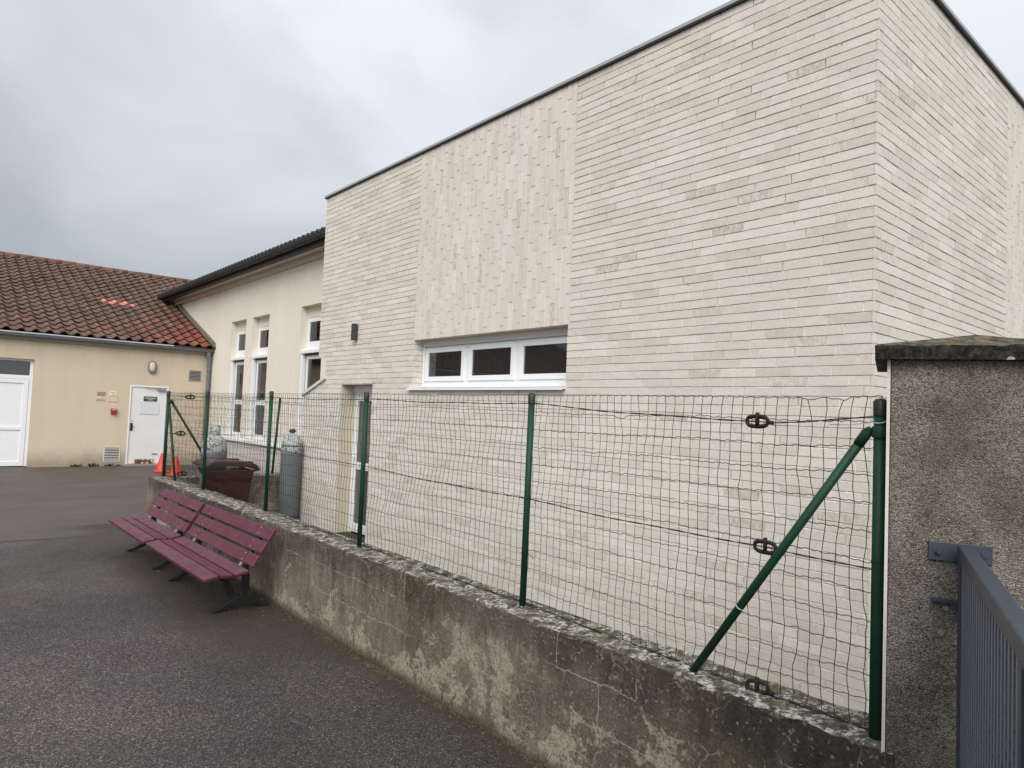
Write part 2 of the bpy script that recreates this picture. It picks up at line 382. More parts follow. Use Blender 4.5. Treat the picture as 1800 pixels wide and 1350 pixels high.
def mat_roughcast():
    t = NT('pebbledash_render', 0.92, 0.2)
    x, y, z = t.xyz()[0:3]
    cell = t.n('ShaderNodeTexVoronoi'); cell.inputs['Scale'].default_value = 240; t.l(t.co, cell.inputs['Vector'])
    cs = t.n('ShaderNodeSeparateColor'); t.l(cell.outputs['Color'], cs.inputs[0])
    big = t.noise(3.0, 6, 0.65)
    c = t.mix(t.ramp(big, 0.35, 0.65), (0.150, 0.134, 0.112), (0.255, 0.232, 0.199))
    c = t.mul(c, t.ramp(cs.outputs[0], 0, 1, 0.6, 1.35))
    c = t.mix(t.math('MULTIPLY', t.ramp(cs.outputs[1], 0.88, 0.96), 0.7), c, (0.42, 0.38, 0.32))
    c = t.mix(t.math('MULTIPLY', t.ramp(cs.outputs[2], 0.86, 0.92), 0.5), c, (0.17, 0.085, 0.055))
    c = t.mix(t.math('MULTIPLY', t.ramp(t.noise(85, 4, 0.7), 0.55, 0.65), 0.75), c, (0.03, 0.026, 0.02))
    c = t.mix(t.math('MULTIPLY', t.ramp(t.noise(2.2, 4, 0.6, t.scale(t.co, (1, 1, 0.7), (3, 3, 3))), 0.46, 0.64), 0.62), c, (0.075, 0.06, 0.036))
    t.color(c)
    h = t.math('ADD', t.math('MULTIPLY', t.math('SUBTRACT', 1.0, cell.outputs['Distance']), 1.0), t.math('MULTIPLY', t.noise(60, 5, 0.7), 0.9))
    t.bump(h, 0.006, 0.9); return t.m
def mat_cap():
    t = NT('lichen_capstone', 0.9, 0.2)
    c = t.mix(t.ramp(t.noise(42, 6, 0.75), 0.38, 0.66), (0.006, 0.0055, 0.0045), (0.050, 0.045, 0.036))
    top = t.ramp(t.nz(), 0.3, 0.7)
    ct = t.mix(t.ramp(t.noise(26, 6, 0.72), 0.38, 0.62), (0.020, 0.017, 0.011), (0.15, 0.125, 0.088))
    ct = t.mix(t.math('MULTIPLY', t.ramp(t.noise(14, 4, 0.6), 0.55, 0.65), 0.6), ct, (0.13, 0.085, 0.035))
    c = t.mix(top, c, ct)
    l = t.ramp(t.vor(16, 'F1', t.vmath('ADD', t.co, t.vmath('SCALE', t.noisec(40, 3), s=0.02))), 0.16, 0.22, 1, 0)
    l = t.math('MULTIPLY', l, t.ramp(t.noise(5.2, 2, 0.5, t.scale(t.co, (1, 1, 1), (1, 6, 2))), 0.54, 0.58))
    c = t.mix(t.math('MULTIPLY', l, 0.8), c, (0.42, 0.40, 0.36))
    t.color(c); t.bump(t.noise(60, 5, 0.7), 0.01, 0.9); return t.m
def mat_tiles():
    t = NT('clay_roof_tile', 0.8, 0.25)
    r, g, b = t.attr()[0:3]
    c = t.mix(g, (0.112, 0.066, 0.048), (0.225, 0.064, 0.041))
    c = t.mul(c, r)
    li = t.ramp(t.noise(9, 5, 0.7), 0.48, 0.66)
    c = t.mix(t.math('MULTIPLY', li, 0.55), c, (0.165, 0.13, 0.095))
    dk = t.ramp(t.noise(3.1, 5, 0.7, t.scale(t.co, (1, 1, 1), (2, 5, 1))), 0.52, 0.70)
    c = t.mix(t.math('MULTIPLY', dk, 0.45), c, (0.052, 0.038, 0.03))
    c = t.mix(b, c, (0.50, 0.195, 0.145))
    c = t.mul(c, t.math('ADD', 0.8, t.math('MULTIPLY', t.noise(60, 3), 0.4)))
    t.color(c); t.bump(t.noise(60, 4), 0.006); return t.m
def mat_bench():
    t = NT('maroon_paint', 0.36, 0.45)
    c = t.mix(t.ramp(t.noise(6, 5, 0.65), 0.3, 0.7), (0.078, 0.0145, 0.029), (0.102, 0.022, 0.042))
    wear = t.ramp(t.noise(1, 6, 0.75, t.scale(t.co, (60, 5, 60))), 0.57, 0.72)
    c = t.mix(t.math('MULTIPLY', wear, 0.5), c, (0.17, 0.062, 0.08))
    dr = t.ramp(t.noise(45, 4, 0.7), 0.66, 0.74)
    c = t.mix(t.math('MULTIPLY', dr, 0.5), c, (0.06, 0.02, 0.025))
    t.color(c); t.rough(t.ramp(t.noise(9, 4), 0.3, 0.7, 0.34, 0.58)); t.bump(t.noise(1, 4, 0.6, t.scale(t.co, (160, 8, 160))), 0.0008, 0.4); return t.m
def mat_glass(name, c):
    t = NT(name, 0.03, 0.5); t.color(t.mul(c, t.math('ADD', 0.8, t.math('MULTIPLY', t.noise(1.5, 3), 0.4))))
    t.b.inputs['IOR'].default_value = 1.85; t.bump(t.noise(1.2, 2), 0.004, 0.15); return t.m
def mat_cylinder():
    t = NT('weathered_cylinder_paint', 0.6, 0.35)
    z = t.xyz()[2]
    c = t.mix(t.noise(2.2, 5, 0.65, t.scale(t.co, (1, 1, 0.4))), (0.085, 0.096, 0.099), (0.165, 0.176, 0.178))
    st = t.ramp(t.noise(1, 5, 0.7, t.scale(t.co, (30, 30, 1.5))), 0.55, 0.72)
    c = t.mix(t.math('MULTIPLY', st, 0.45), c, (0.09, 0.085, 0.08))
    sh = t.math('MULTIPLY', t.ramp(z, 1.02, 1.10), t.ramp(t.noise(28, 5, 0.7), 0.40, 0.54))
    c = t.mix(t.math('MULTIPLY', sh, 0.8), c, (0.50, 0.50, 0.48))
    t.color(c); t.bump(t.noise(50, 4), 0.003); return t.m
def mat_white_door():
    t = NT('white_door_paint', 0.45, 0.4)
    x, y, z = t.xyz()[0:3]
    c = t.mul((0.70, 0.70, 0.69), t.math('ADD', 0.94, t.math('MULTIPLY', t.noise(3, 4), 0.12)))
    rz = t.math('ABSOLUTE', t.math('SUBTRACT', z, 0.10))
    rust = t.math('MULTIPLY', t.ramp(rz, 0.05, 0.09, 1, 0), t.math('MULTIPLY', t.ramp(x, 0.12, 0.2), t.ramp(x, 0.60, 0.70, 1, 0)))
    rust = t.math('MULTIPLY', rust, t.ramp(t.noise(16, 6, 0.7), 0.42, 0.47))
    c = t.mix(rust, c, t.mix(t.noise(30, 4), (0.03, 0.012, 0.006), (0.22, 0.10, 0.04)))
    t.color(c); return t.m

def mat_clear_glass():
    t = NT('clear_glass', 0.03, 0.5)
    out = [n for n in t.t.nodes if n.type == 'OUTPUT_MATERIAL'][0]
    gl = t.n('ShaderNodeBsdfGlossy'); gl.inputs['Roughness'].default_value = 0.02; gl.inputs['Color'].default_value = (0.9, 0.92, 0.92, 1)
    tr = t.n('ShaderNodeBsdfTransparent'); tr.inputs['Color'].default_value = (0.72, 0.75, 0.72, 1)
    fr = t.n('ShaderNodeFresnel'); fr.inputs['IOR'].default_value = 1.7
    mxs = t.n('ShaderNodeMixShader'); t.l(fr.outputs[0], mxs.inputs[0]); t.l(tr.outputs[0], mxs.inputs[1]); t.l(gl.outputs[0], mxs.inputs[2]); t.l(mxs.outputs[0], out.inputs[0])
    return t.m
m_brick, m_mortar, m_conc, m_asph = mat_brick(), mat_mortar(), mat_concrete(), mat_asphalt()
m_cream = mat_render('cream_render', (0.71, 0.655, 0.56), (0.745, 0.69, 0.595))
m_tan = mat_render('tan_render', (0.575, 0.485, 0.365), (0.615, 0.52, 0.395), 0.12)
m_plinth = mat_render('plinth_render', (0.50, 0.45, 0.41), (0.56, 0.51, 0.46), 0.1)
m_rough, m_cap, m_tile, m_bench, m_cyl, m_wdoor = mat_roughcast(), mat_cap(), mat_tiles(), mat_bench(), mat_cylinder(), mat_white_door()
m_reveal = mat_render('tan_reveal', (0.56, 0.49, 0.39), (0.60, 0.52, 0.42))
m_white = simple('white_pvc', (0.78, 0.785, 0.79), 0.35, 0.45, 0.04, 3)
m_offw = simple('off_white_metal', (0.62, 0.60, 0.56), 0.5, 0.4, 0.05, 3)
m_glass = mat_glass('dark_glass', (0.018, 0.018, 0.019)); m_glass2 = mat_glass('olive_glass', (0.085, 0.082, 0.066)); m_clear = mat_clear_glass(); m_curtain = simple('olive_grey_curtain', (0.23, 0.215, 0.175), 0.9, 0.1, 0.15, 5); m_room = simple('dim_room_wall', (0.05, 0.045, 0.04), 0.9, 0.1)
m_glass3 = mat_glass('grey_glass', (0.075, 0.078, 0.078))
m_black = simple('black_plastic', (0.018, 0.019, 0.020), 0.45, 0.4)
m_dark = simple('dark_metal', (0.04, 0.041, 0.044), 0.45, 0.5, 0.2)
m_iron = simple('black_cast_iron', (0.014, 0.0135, 0.0135), 0.5, 0.45, 0.25, 14, bump=0.002)
m_green = simple('green_post_paint', (0.0065, 0.040, 0.022), 0.5, 0.25, 0.5, 11)
m_wire = simple('dark_green_wire', (0.006, 0.009, 0.007), 0.5, 0.4, 0.3, 20)
m_rust = simple('rusty_dark_metal', (0.014, 0.009, 0.008), 0.7, 0.35, 0.4, 30)
m_zinc = simple('zinc', (0.17, 0.17, 0.165), 0.7, 0.3, 0.25, 3)
m_fascia = simple('fascia_board', (0.35, 0.32, 0.27), 0.7, 0.3, 0.15, 3)
m_soffit = simple('soffit_board', (0.50, 0.44, 0.36), 0.7, 0.3, 0.1, 2)
m_gate = simple('slate_blue_paint', (0.038, 0.047, 0.063), 0.45, 0.45, 0.14, 9)
m_bin = simple('brown_bin_plastic', (0.050, 0.015, 0.009), 0.30, 0.45, 0.25, 5)
m_red = simple('red_plastic', (0.42, 0.012, 0.015), 0.35, 0.5, 0.1)
m_cone = simple('orange_red_plastic', (0.55, 0.042, 0.028), 0.5, 0.4, 0.15, 10)
m_conew = simple('white_reflective_band', (0.7, 0.7, 0.68), 0.5)
m_dsign = simple('dark_grey_plate', (0.055, 0.055, 0.06), 0.4); m_sign_l = simple('light_lettering', (0.6, 0.6, 0.6), 0.5)
m_pink = simple('pink_sign', (0.60, 0.36, 0.31), 0.5); m_mauve = simple('mauve_lettering', (0.27, 0.11, 0.13), 0.5)
m_yel = simple('cream_sign', (0.80, 0.72, 0.48), 0.5); m_brown = simple('brown_lettering', (0.24, 0.17, 0.10), 0.5)
m_beige = simple('beige_sign', (0.60, 0.50, 0.34), 0.5)
m_weed = simple('weed_leaf', (0.05, 0.062, 0.02), 0.7, 0.3, 0.4, 30)
m_moss = simple('debris_crumb', (0.085, 0.068, 0.042), 0.9, 0.1, 0.7, 23)
m_lampglass = simple('frosted_cover', (0.62, 0.57, 0.48), 0.4, 0.4, 0.05)
m_panel = simple('bluish_white_panel', (0.62, 0.65, 0.66), 0.4, 0.4, 0.05, 4)
m_grey = simple('grey_metal', (0.22, 0.22, 0.215), 0.4, 0.5, 0.15, 5)
m_coping = simple('roof_edge_metal', (0.36, 0.36, 0.355), 0.45, 0.4, 0.1)
m_grating = simple('lit_edge_grating', (0.16, 0.17, 0.205), 0.5, 0.45, 0.2, 14)  # slat colour lightened to paint in the light caught on their edges
m_lead = simple('mortar_fillet', (0.17, 0.155, 0.13), 0.85, 0.2, 0.3, 6)
m_tie = simple('pale_wire_tie', (0.42, 0.45, 0.41), 0.5)
m_slate = simple('dark_roof_edge', (0.035, 0.034, 0.034), 0.6, 0.3, 0.3, 12)
m_painted = mat_render('pale_painted_render', (0.62, 0.58, 0.50), (0.66, 0.62, 0.54))

# ------------------------------------------------------------------ ground
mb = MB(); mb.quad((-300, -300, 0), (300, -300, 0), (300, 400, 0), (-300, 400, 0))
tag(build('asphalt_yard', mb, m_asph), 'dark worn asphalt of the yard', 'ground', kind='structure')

# ------------------------------------------------------------------ brick building
WX, CY, TOP, CO = 4.5, 1.775, 4.92, 0.0675
bb = thing('brick_building', 'tall flat-roofed building clad in long pale bricks behind the wire fence', 'building', (WX, CY, 0))
bricks, mort = MB(), MB()
def front(s, z, d): return (WX-d, s, z)
def side(s, z, d): return (s, CY-d, z)
def tint(dirtyp=0.045):
    d = 0.0
    q = random.random()
    if q < dirtyp: d = random.uniform(0.5, 1.0)
    elif q < dirtyp*3: d = random.uniform(0.1, 0.4)
    return (min(1.12, max(0.82, random.gauss(1.0, 0.033))), random.random(), d, 1)
def brick(fr, s0, s1, z0, z1, rec, c, flip):
    j = random.uniform(-0.0012, 0.0018); tl_ = random.uniform(-.0011, .0011); uv = (s1-s0) > (z1-z0)
    n = 4 if uv else 1; m = 1 if uv else 4; J = lambda: random.gauss(0, 0.0011)
    loop = [(k/n, 0) for k in range(n)]+[(1, k/m) for k in range(m)]+[(1-k/n, 1) for k in range(n)]+[(0, 1-k/m) for k in range(m)]
    a = []; b = []
    for (p, q) in loop:
        s_, z_ = s0+(s1-s0)*p, z0+(z1-z0)*q
        js, jz = J()*0.7, J()
        a.append(fr(s_+(abs(js) if p == 0 else -abs(js) if p == 1 else 0), z_+(jz if q in (0, 1) else 0), j+tl_*(p if uv else q)))
        b.append(fr(s_, z_, -rec))
    N_ = len(loop); fs = [list(range(N_))]+[[k, N_+k, N_+(k+1) % N_, (k+1) % N_] for k in range(N_)]
    if flip: fs = [f[::-1] for f in fs]
    bricks.add(a+b, fs, c)
def subtract(iv, a, b):
    out = []
    for s, e_ in iv:
        if b <= s or a >= e_: out.append((s, e_)); continue
        if a > s: out.append((s, a))
        if b < e_: out.append((b, e_))
    return out
WIN = (4.475, 7.085, 2.03, 2.61); DOOR = (8.05, 8.94, 0.0, 2.083); PAN = (4.46, 7.10, 2.61, TOP)
def smax(z):
    if z > 2.5: return 9.72
    if z > 2.16: return 9.47
    return min(10.18, 9.47+(2.16-z)/0.235*0.71)
nrow = int(round(TOP/CO))
def runs(fr, ivs, z0, z1, offs, flip, rec=0.0125, joint=0.0088, BL=0.275):
    for s0, s1 in ivs:
        mort.quad(*( [fr(s0, z0, -rec), fr(s1, z0, -rec), fr(s1, z1, -rec), fr(s0, z1, -rec)][::(-1 if flip else 1)] ))
        zc_ = z0; xx_ = s0                                  # bed joint: flush on the lower brick, raked back under the upper one
        while xx_ < s1-1e-4:
            xe_ = min(xx_+random.uniform(0.25, 0.6), s1); dl_ = -random.uniform(0.0002, 0.003)
            mort.quad(*([fr(xx_, zc_-joint*0.62, dl_), fr(xe_, zc_-joint*0.62, dl_), fr(xe_, zc_+joint*0.40, -rec*random.uniform(0.8, 1.0)), fr(xx_, zc_+joint*0.40, -rec*random.uniform(0.8, 1.0))][::(-1 if flip else 1)]))
            xx_ = xe_
        k = math.floor((s0-offs)/BL); x = s0
        while x < s1-0.02:
            k += 1; e_ = min(offs+k*BL, s1)
            if e_-x < 0.05 and e_ < s1: continue
            if s1-e_ < 0.05: e_ = s1
            brick(fr, x+(joint/2 if x > s0 else 0), e_-(joint/2 if e_ < s1 else 0), z0+joint/2, z1-joint/2+0.001, rec, tint(), flip)
            if e_ < s1 and random.random() < 0.93:      # head joints are pointed nearly flush
                dd_ = -random.uniform(0.0035, 0.008); h_ = joint/2+0.0005
                mort.quad(*([fr(e_-h_, z0+joint/2, dd_), fr(e_+h_, z0+joint/2, dd_), fr(e_+h_, z1-joint/2, dd_), fr(e_-h_, z1-joint/2, dd_)][::(-1 if flip else 1)]))
            x = e_
for r_ in range(nrow):
    z0, z1 = r_*TOP/nrow, (r_+1)*TOP/nrow; zm = (z0+z1)/2
    iv = [(CY, smax(zm))]
    for (a, b, c0, c1) in (WIN, DOOR, PAN):
        if c0-0.001 < zm < c1+0.001: iv = subtract(iv, a, b)
    off = (0.0, 0.11, 0.19, 0.055, 0.15)[r_ % 5]+random.choice((0, 0, 0.03))
    # corner: on every other course the last brick is set a touch short, showing the end of the return brick
    if r_ % 2 == 0:
        iv = [(s if s > CY+0.001 else CY+0.016, e_) for s, e_ in iv]
        mort.quad(front(CY, z1, -0.004), front(CY, z0, -0.004), front(CY+0.016, z0, -0.004), front(CY+0.016, z1, -0.004))
    runs(front, iv, z0, z1, off, True)
    runs(side, [(WX, 7.37), (8.6, 14.0)], z0, z1, off*0.7+0.06, False)
# upright bricks over the window and on the side
def upright(fr, sa, sb, za, zb, flip):
    n = int(round((sb-sa)/CO)); wv = (sb-sa)/n; BL = 0.285; rec = 0.006
    mort.quad(*([fr(sa, za, -rec), fr(sb, za, -rec), fr(sb, zb, -rec), fr(sa, zb, -rec)][::(-1 if flip else 1)]))
    for i in range(n):
        off = (0, 0.5, 0.22, 0.72)[i % 4]*BL+random.uniform(-0.02, 0.02)
        z = za
        first = True
        while z < zb-0.01:
            e_ = min((za+off) if (first and off > 0.05) else z+BL, zb); first = False
            if zb-e_ < 0.05: e_ = zb
            brick(fr, sa+i*wv+0.004, sa+(i+1)*wv-0.004, z+(0.0035 if z > za else 0), e_-(0.0035 if e_ < zb else 0), rec, (lambda c_: (1+(c_[0]-1)*0.7,)+c_[1:])(tint(0.04)), flip)
            if random.random() < 0.66:                  # upright joints pointed nearly flush, a few left raked
                dd_ = -random.uniform(0.003, 0.0052); q_ = sa+(i+1)*wv
                mort.quad(*([fr(q_-0.0042, z-0.001, dd_), fr(q_+0.0042, z-0.001, dd_), fr(q_+0.0042, e_+0.001, dd_), fr(q_-0.0042, e_+0.001, dd_)][::(-1 if flip else 1)]))
            z = e_
upright(front, PAN[0], PAN[1], PAN[2], TOP, True)
upright(side, 7.37, 8.6, 0, TOP, False)
# reveals of window and door
WR, DR = 0.16, 0.22
def rev_win(s, z, d): return (s, WIN[1]-d, z)
def rev_door(s, z, d): return (s, DOOR[1]-d, z)
for r_ in range(nrow):
    z0, z1 = r_*TOP/nrow, (r_+1)*TOP/nrow; zm = (z0+z1)/2
    if WIN[2] < zm < WIN[3]: runs(rev_win, [(WX, WX+WR)], z0, z1, 0.05+0.1*(r_ % 2), False)
build('brickwork', bricks, m_brick, bb)
build('mortar', mort, m_mortar, bb)
mb = MB()
mb.box(WX, WX+0.4, DOOR[1], DOOR[1]+0.05, 0, DOOR[3]+0.05); mb.box(WX, WX+0.4, DOOR[0]-0.05, DOOR[0], 0, DOOR[3]+0.05)
mb.box(WX, WX+0.4, DOOR[0], DOOR[1], DOOR[3], DOOR[3]+0.05)
mb.v = [(x+(0.010 if x < WX+0.001 else 0), y, z) for x, y, z in mb.v]
build('door_reveal', mb, m_reveal, bb)
mb = MB()   # inner shell: roof slab, far side walls, raked wing wall
mb.box(WX+0.02, 14, CY+0.02, 9.70, TOP-0.12, TOP-0.02)
mb.box(WX+0.012, 6.19, 9.60, 9.70, 2.5, TOP-0.12); mb.box(WX+0.012, 6.19, 9.37, 9.45, 0, 2.5); mb.box(WX+0.012, 6.19, 9.45, 9.70, 2.5-0.002, 2.54)
mb.prism([(WX+0.012, 9.455, 0), (WX+0.012, 10.17, 0), (WX+0.012, 10.17, 1.92), (WX+0.012, 9.455, 2.155)], (0.28, 0, 0))
mb.box(WX+0.012, WX+0.3, WIN[1]+0.012, WIN[1]+0.05, 1.9, 2.7); mb.box(WX+0.012, WX+0.3, WIN[0]-0.05, WIN[0], 1.9, 2.7)
mb.box(WX+0.012, WX+0.3, WIN[0], WIN[1], WIN[3], WIN[3]+0.06)
build('inner_shell', mb, m_reveal, bb)
mb = MB()
mb.prism([(WX-0.03, 9.42, 2.163), (WX-0.03, 10.21, 1.905), (WX-0.03, 10.21, 1.955), (WX-0.03, 9.42, 2.213)], (0.36, 0, 0))
build('wing_wall_coping', mb, m_offw, bb, 0.006)
mb = MB()
mb.box(WX-0.025, WX+0.03, CY-0.025, 9.745, TOP-0.006, TOP+0.008); mb.box(WX+0.03, 14, CY-0.025, CY+0.03, TOP-0.006, TOP+0.008)
dk = build('roof_edge_drip', mb, m_slate, bb)
mb = MB()
mb.box(WX-0.030, WX+0.25, CY-0.030, 9.75, TOP+0.008, TOP+0.040); mb.box(WX+0.25, 14, CY-0.030, CY+0.25, TOP+0.008, TOP+0.040)
build('roof_coping', mb, m_coping, bb, 0.004)
# strip window
wx = WX+WR
mb = MB(); y0, y1, z0, z1 = WIN[0]+0.002, WIN[1]-0.004, WIN[2]+0.012, WIN[3]
# outer frame
FB, FT = z0+0.118, z1-0.132
mb.box(wx, wx+0.06, y0, y1, z0, FB-0.045); mb.box(wx, wx+0.06, y0, y1, FT+0.04, FT+0.056)
sw = (y1-y0)/3
for i in range(4):
    c0 = y0+i*sw; a = max(y0, c0-0.035); b = min(y1, c0+0.035); mb.box(wx, wx+0.06, a, b, FB-0.045, FT+0.04)
win = build('strip_window', mb, m_white, bb, 0.004)
for i in range(3):
    a, b = y0+i*sw+0.035, y0+(i+1)*sw-0.035; s = MB(); t_ = 0.062
    s.box(wx-0.016, wx+0.04, a, a+t_, FB-0.045, FT+0.04); s.box(wx-0.016, wx+0.04, b-t_, b, FB-0.045, FT+0.04)
    s.box(wx-0.0155, wx+0.04, a+t_, b-t_, FB-0.045, FB+0.012); s.box(wx-0.0155, wx+0.04, a+t_, b-t_, FT-0.018, FT+0.04)
    build('sash', s, m_white, win, 0.004)
    p = MB(); p.box(wx+0.004, wx+0.02, a+t_, b-t_, FB+0.012, FT-0.018); build('pane', p, m_glass, win)
mb = MB(); mb.box(wx-0.035, wx+0.08, y0, y1, FT+0.057, z1-0.002); build('shutter_box', mb, m_offw, win, 0.004)
for q in (y1-0.03, y0):
    mb = MB(); mb.box(wx-0.03, wx-0.004, q, q+0.03, z0, FT+0.055); build('shutter_guide', mb, m_white, win, 0.003)
mb = MB(); mb.prism([(WX-0.045, 0, WIN[2]-0.030), (WX-0.045, 0, WIN[2]-0.004), (wx+0.02, 0, WIN[2]+0.010), (wx+0.02, 0, WIN[2]-0.012), (WX-0.038, 0, WIN[2]-0.020)], (0, WIN[1]-WIN[0]+0.07, 0))
mb.v = [(x, y+WIN[0]-0.005, z) for x, y, z in mb.v]; build('sill', mb, m_white, win)
mb = MB()
for i in range(3):
    for q in (0.25, 0.75):
        yy = y0+(i+q)*sw; mb = MB(); mb.box(wx-0.006, wx+0.001, yy-0.02, yy+0.02, z0+0.028, z0+0.036); build('drain_cap', mb, m_white, win)
# glazed door
dx = WX+DR; mb = MB(); a, b = DOOR[0]+0.001, DOOR[1]-0.001
mb.box(dx, dx+0.07, b-0.075, b, 0.0, 1.99); mb.box(dx, dx+0.07, a, a+0.075, 0.0, 1.99); mb.box(dx, dx+0.07, a+0.075, b-0.075, 1.93, 1.99)
mb.box(dx-0.02, dx+0.07, a, b, 1.99, DOOR[3]-0.001)
door = build('glazed_door', mb, m_white, bb, 0.004)
mb = MB(); la, lb = a+0.08, b-0.08
mb.box(dx-0.02, dx+0.04, lb-0.07, lb, 0.03, 1.925); mb.box(dx-0.02, dx+0.04, la, la+0.07, 0.03, 1.925)
mb.box(dx-0.0195, dx+0.04, la+0.07, lb-0.07, 0.03, 0.15); mb.box(dx-0.0195, dx+0.04, la+0.07, lb-0.07, 1.86, 1.925); mb.box(dx-0.0195, dx+0.04, la+0.07, lb-0.07, 0.90, 1.0)
build('door_leaf', mb, m_white, door, 0.004)
for z0_, z1_ in ((0.15, 0.90), (1.0, 1.86)):
    p = MB(); p.box(dx, dx+0.02, la+0.07, lb-0.07, z0_, z1_); build('pane', p, m_glass3, door)
mb = MB(); mb.box(dx-0.028, dx-0.018, lb-0.055, lb-0.02, 0.95, 1.17); mb.tube([(dx-0.025, lb-0.037, 1.08), (dx-0.07, lb-0.037, 1.08), (dx-0.07, lb-0.15, 1.08)], 0.009, 8); build('handle', mb, m_white, door)
# dark wall lamp on the brick
lw_ = thing('wall_lamp', 'small dark grey box lamp on the pale brick wall above the narrow glazed door', 'lamp', (WX, 8.545, 2.8))
mb = MB(); mb.box(WX-0.075, WX-0.012, 8.515, 8.585, 2.69, 2.915); build('housing', mb, m_dark, lw_, 0.006)
mb = MB(); mb.box(WX-0.012, WX+0.002, 8.525, 8.575, 2.72, 2.88); build('back_plate', mb, m_dark, lw_)

# ------------------------------------------------------------------ cream building
CX = 6.2
cb = thing('cream_building', 'cream rendered building with tall deep-set windows between the tiled roof and the brick block', 'building', (CX, 16, 0))
wins = [(17.73, 18.83), (16.19, 17.30), (13.27, 14.38)]
ZB, ZT = 0.87, 3.93
mb = MB()
ys = [9.0]+[q for a, b in sorted(wins) for q in (a, b)]+[24.3]
for i in range(0, len(ys), 2): mb.box(CX, CX+0.3, ys[i], ys[i+1], 0.80, 5.05)
for a, b in wins: mb.box(CX, CX+0.3, a, b, ZT, 5.05); mb.box(CX, CX+0.3, a, b, 0.80, ZB)
mb.box(CX+0.3, 15, 24.0, 24.3, 0, 5.05)
build('wall', mb, m_cream, cb)
mb = MB(); mb.box(CX-0.012, CX+0.3, 9.0, 20.355, 0, 0.80); build('plinth', mb, m_plinth, cb)
mb = MB(); mb.box(CX-0.07, CX, 12.9, 19.25, 0.80, 0.875); build('sill_band', mb, m_white, cb, 0.008)
# soffit, fascia, gutter, roof
mb = MB(); mb.box(CX-0.10, CX, 9.0, 24.3, 4.87, 4.985); build('cornice', mb, m_soffit, cb)
mb = MB(); mb.box(5.93, CX, 9.0, 24.5, 4.986, 5.02); build('soffit', mb, m_soffit, cb)
mb = MB(); mb.box(5.84, 5.93, 9.0, 24.55, 4.985, 5.02); build('eave_board', mb, m_slate, cb)
mb = MB(); mb.box(5.80, 5.84, 9.0, 24.58, 4.975, 5.12); build('fascia', mb, m_slate, cb)
mb = MB(); n = 10
prof = [(5.80-0.075+0.072*math.cos(math.pi+math.pi*k/n), 5.125+0.085*math.sin(math.pi+math.pi*k/n)) for k in range(n+1)]
mb.add([(p[0], yy, p[1]) for yy in (9.0, 24.6) for p in prof], [[k, k+1, n+1+k+1, n+1+k] for k in range(n)], smooth=True)
mb.add([(p[0], 24.6, p[1]) for p in prof], [list(range(n+1))])
yy = 9.5
while yy < 24.5:
    mb.tube([(p[0]-0.003, yy, p[1]-0.004) for p in prof], 0.008, 6); yy += 0.62
build('gutter', mb, m_slate, cb)
mb = MB()
mb.prism([(5.72, 9.0, 5.13), (5.72, 9.0, 5.175), (12.0, 9.0, 7.0), (12.0, 9.0, 6.9)], (0, 15.65, 0))
k = 0
yy = 9.0
while yy < 24.6:                       # tile noses along the eave
    mb.tube([(5.67, yy+0.1, 5.165), (6.2, yy+0.1, 5.32)], 0.055, 8); yy += 0.22
build('roof', mb, m_slate, cb)
def cream_window(a, b):
    r1 = CX+0.17
    f = MB()
    # upper light
    f.box(r1, r1+0.06, b-0.09, b, 3.02, 3.70); f.box(r1, r1+0.06, a, a+0.09, 3.02, 3.70); f.box(r1, r1+0.06, a+0.09, b-0.09, 3.60, 3.70); f.box(r1, r1+0.06, a+0.09, b-0.09, 3.02, 3.17)
    # lower window: outer frame, transom
    r2 = CX+0.13
    f.box(r2, r2+0.06, b-0.17, b-0.10, ZB, 2.86); f.box(r2, r2+0.06, a, a+0.08, ZB, 2.86); f.box(r2, r2+0.06, a+0.08, b-0.17, ZB, ZB+0.14); f.box(r2, r2+0.06, a+0.08, b-0.17, 2.78, 2.86)
    f.box(r2-0.002, r2+0.06, a+0.08, b-0.17, 1.74, 1.86)
    wn = build('tall_window', f, m_white, cb, 0.004)
    p = MB(); p.box(r1+0.02, r1+0.03, a+0.09, b-0.09, 3.17, 3.60); build('pane', p, m_clear, wn)
    for z0_, z1_ in ((ZB+0.14, 1.74), (1.86, 2.78)):
        p = MB(); p.box(r2+0.02, r2+0.03, a+0.08, b-0.17, z0_, z1_); build('pane', p, m_clear, wn)
    p = MB(); p.box(CX+0.9, CX+0.92, a-1.5, b+1.5, 0.3, 4.4); build('room_back', p, m_room, wn)
    p = MB(); nn2 = 40; v = []
    ya, yb = b+0.05, a+(b-a)*0.30
    for k in range(nn2+1):
        yq = ya+(yb-ya)*k/nn2; xq = CX+0.36+0.022*math.sin(k*1.15)+0.008*math.sin(k*2.7)
        v += [(xq, yq, 0.75), (xq, yq, 4.1)]
    p.add(v, [[2*k, 2*k+1, 2*k+3, 2*k+2] for k in range(nn2)], smooth=True); build('curtain', p, m_curtain, wn)
    s = MB(); s.box(r1-0.01, r1+0.1, a, b, 3.70, ZT); build('head_panel', s, m_cream, wn)
    s = MB(); s.prism([(CX+0.03, a, 2.90), (r1+0.05, a, 2.90), (r1+0.05, a, 3.02), (r1-0.01, a, 3.02), (CX+0.03, a, 2.965)], (0, b-a, 0)); build('shutter_box', s, m_white, wn, 0.004)
    s = MB(); s.box(r2-0.04, r2+0.05, a, b-0.10, 2.86, 2.90); build('shutter_slot', s, m_black, wn)
    s = MB(); s.box(CX+0.05, r2+0.06, b-0.06, b, ZB, 2.90); build('shutter_guide', s, m_white, wn, 0.004)
    s = MB(); s.box(r2+0.01, r2+0.06, b-0.10, b-0.06, ZB, 2.90); build('guide_gap', s, m_black, wn)
for a, b in wins: cream_window(a, b)

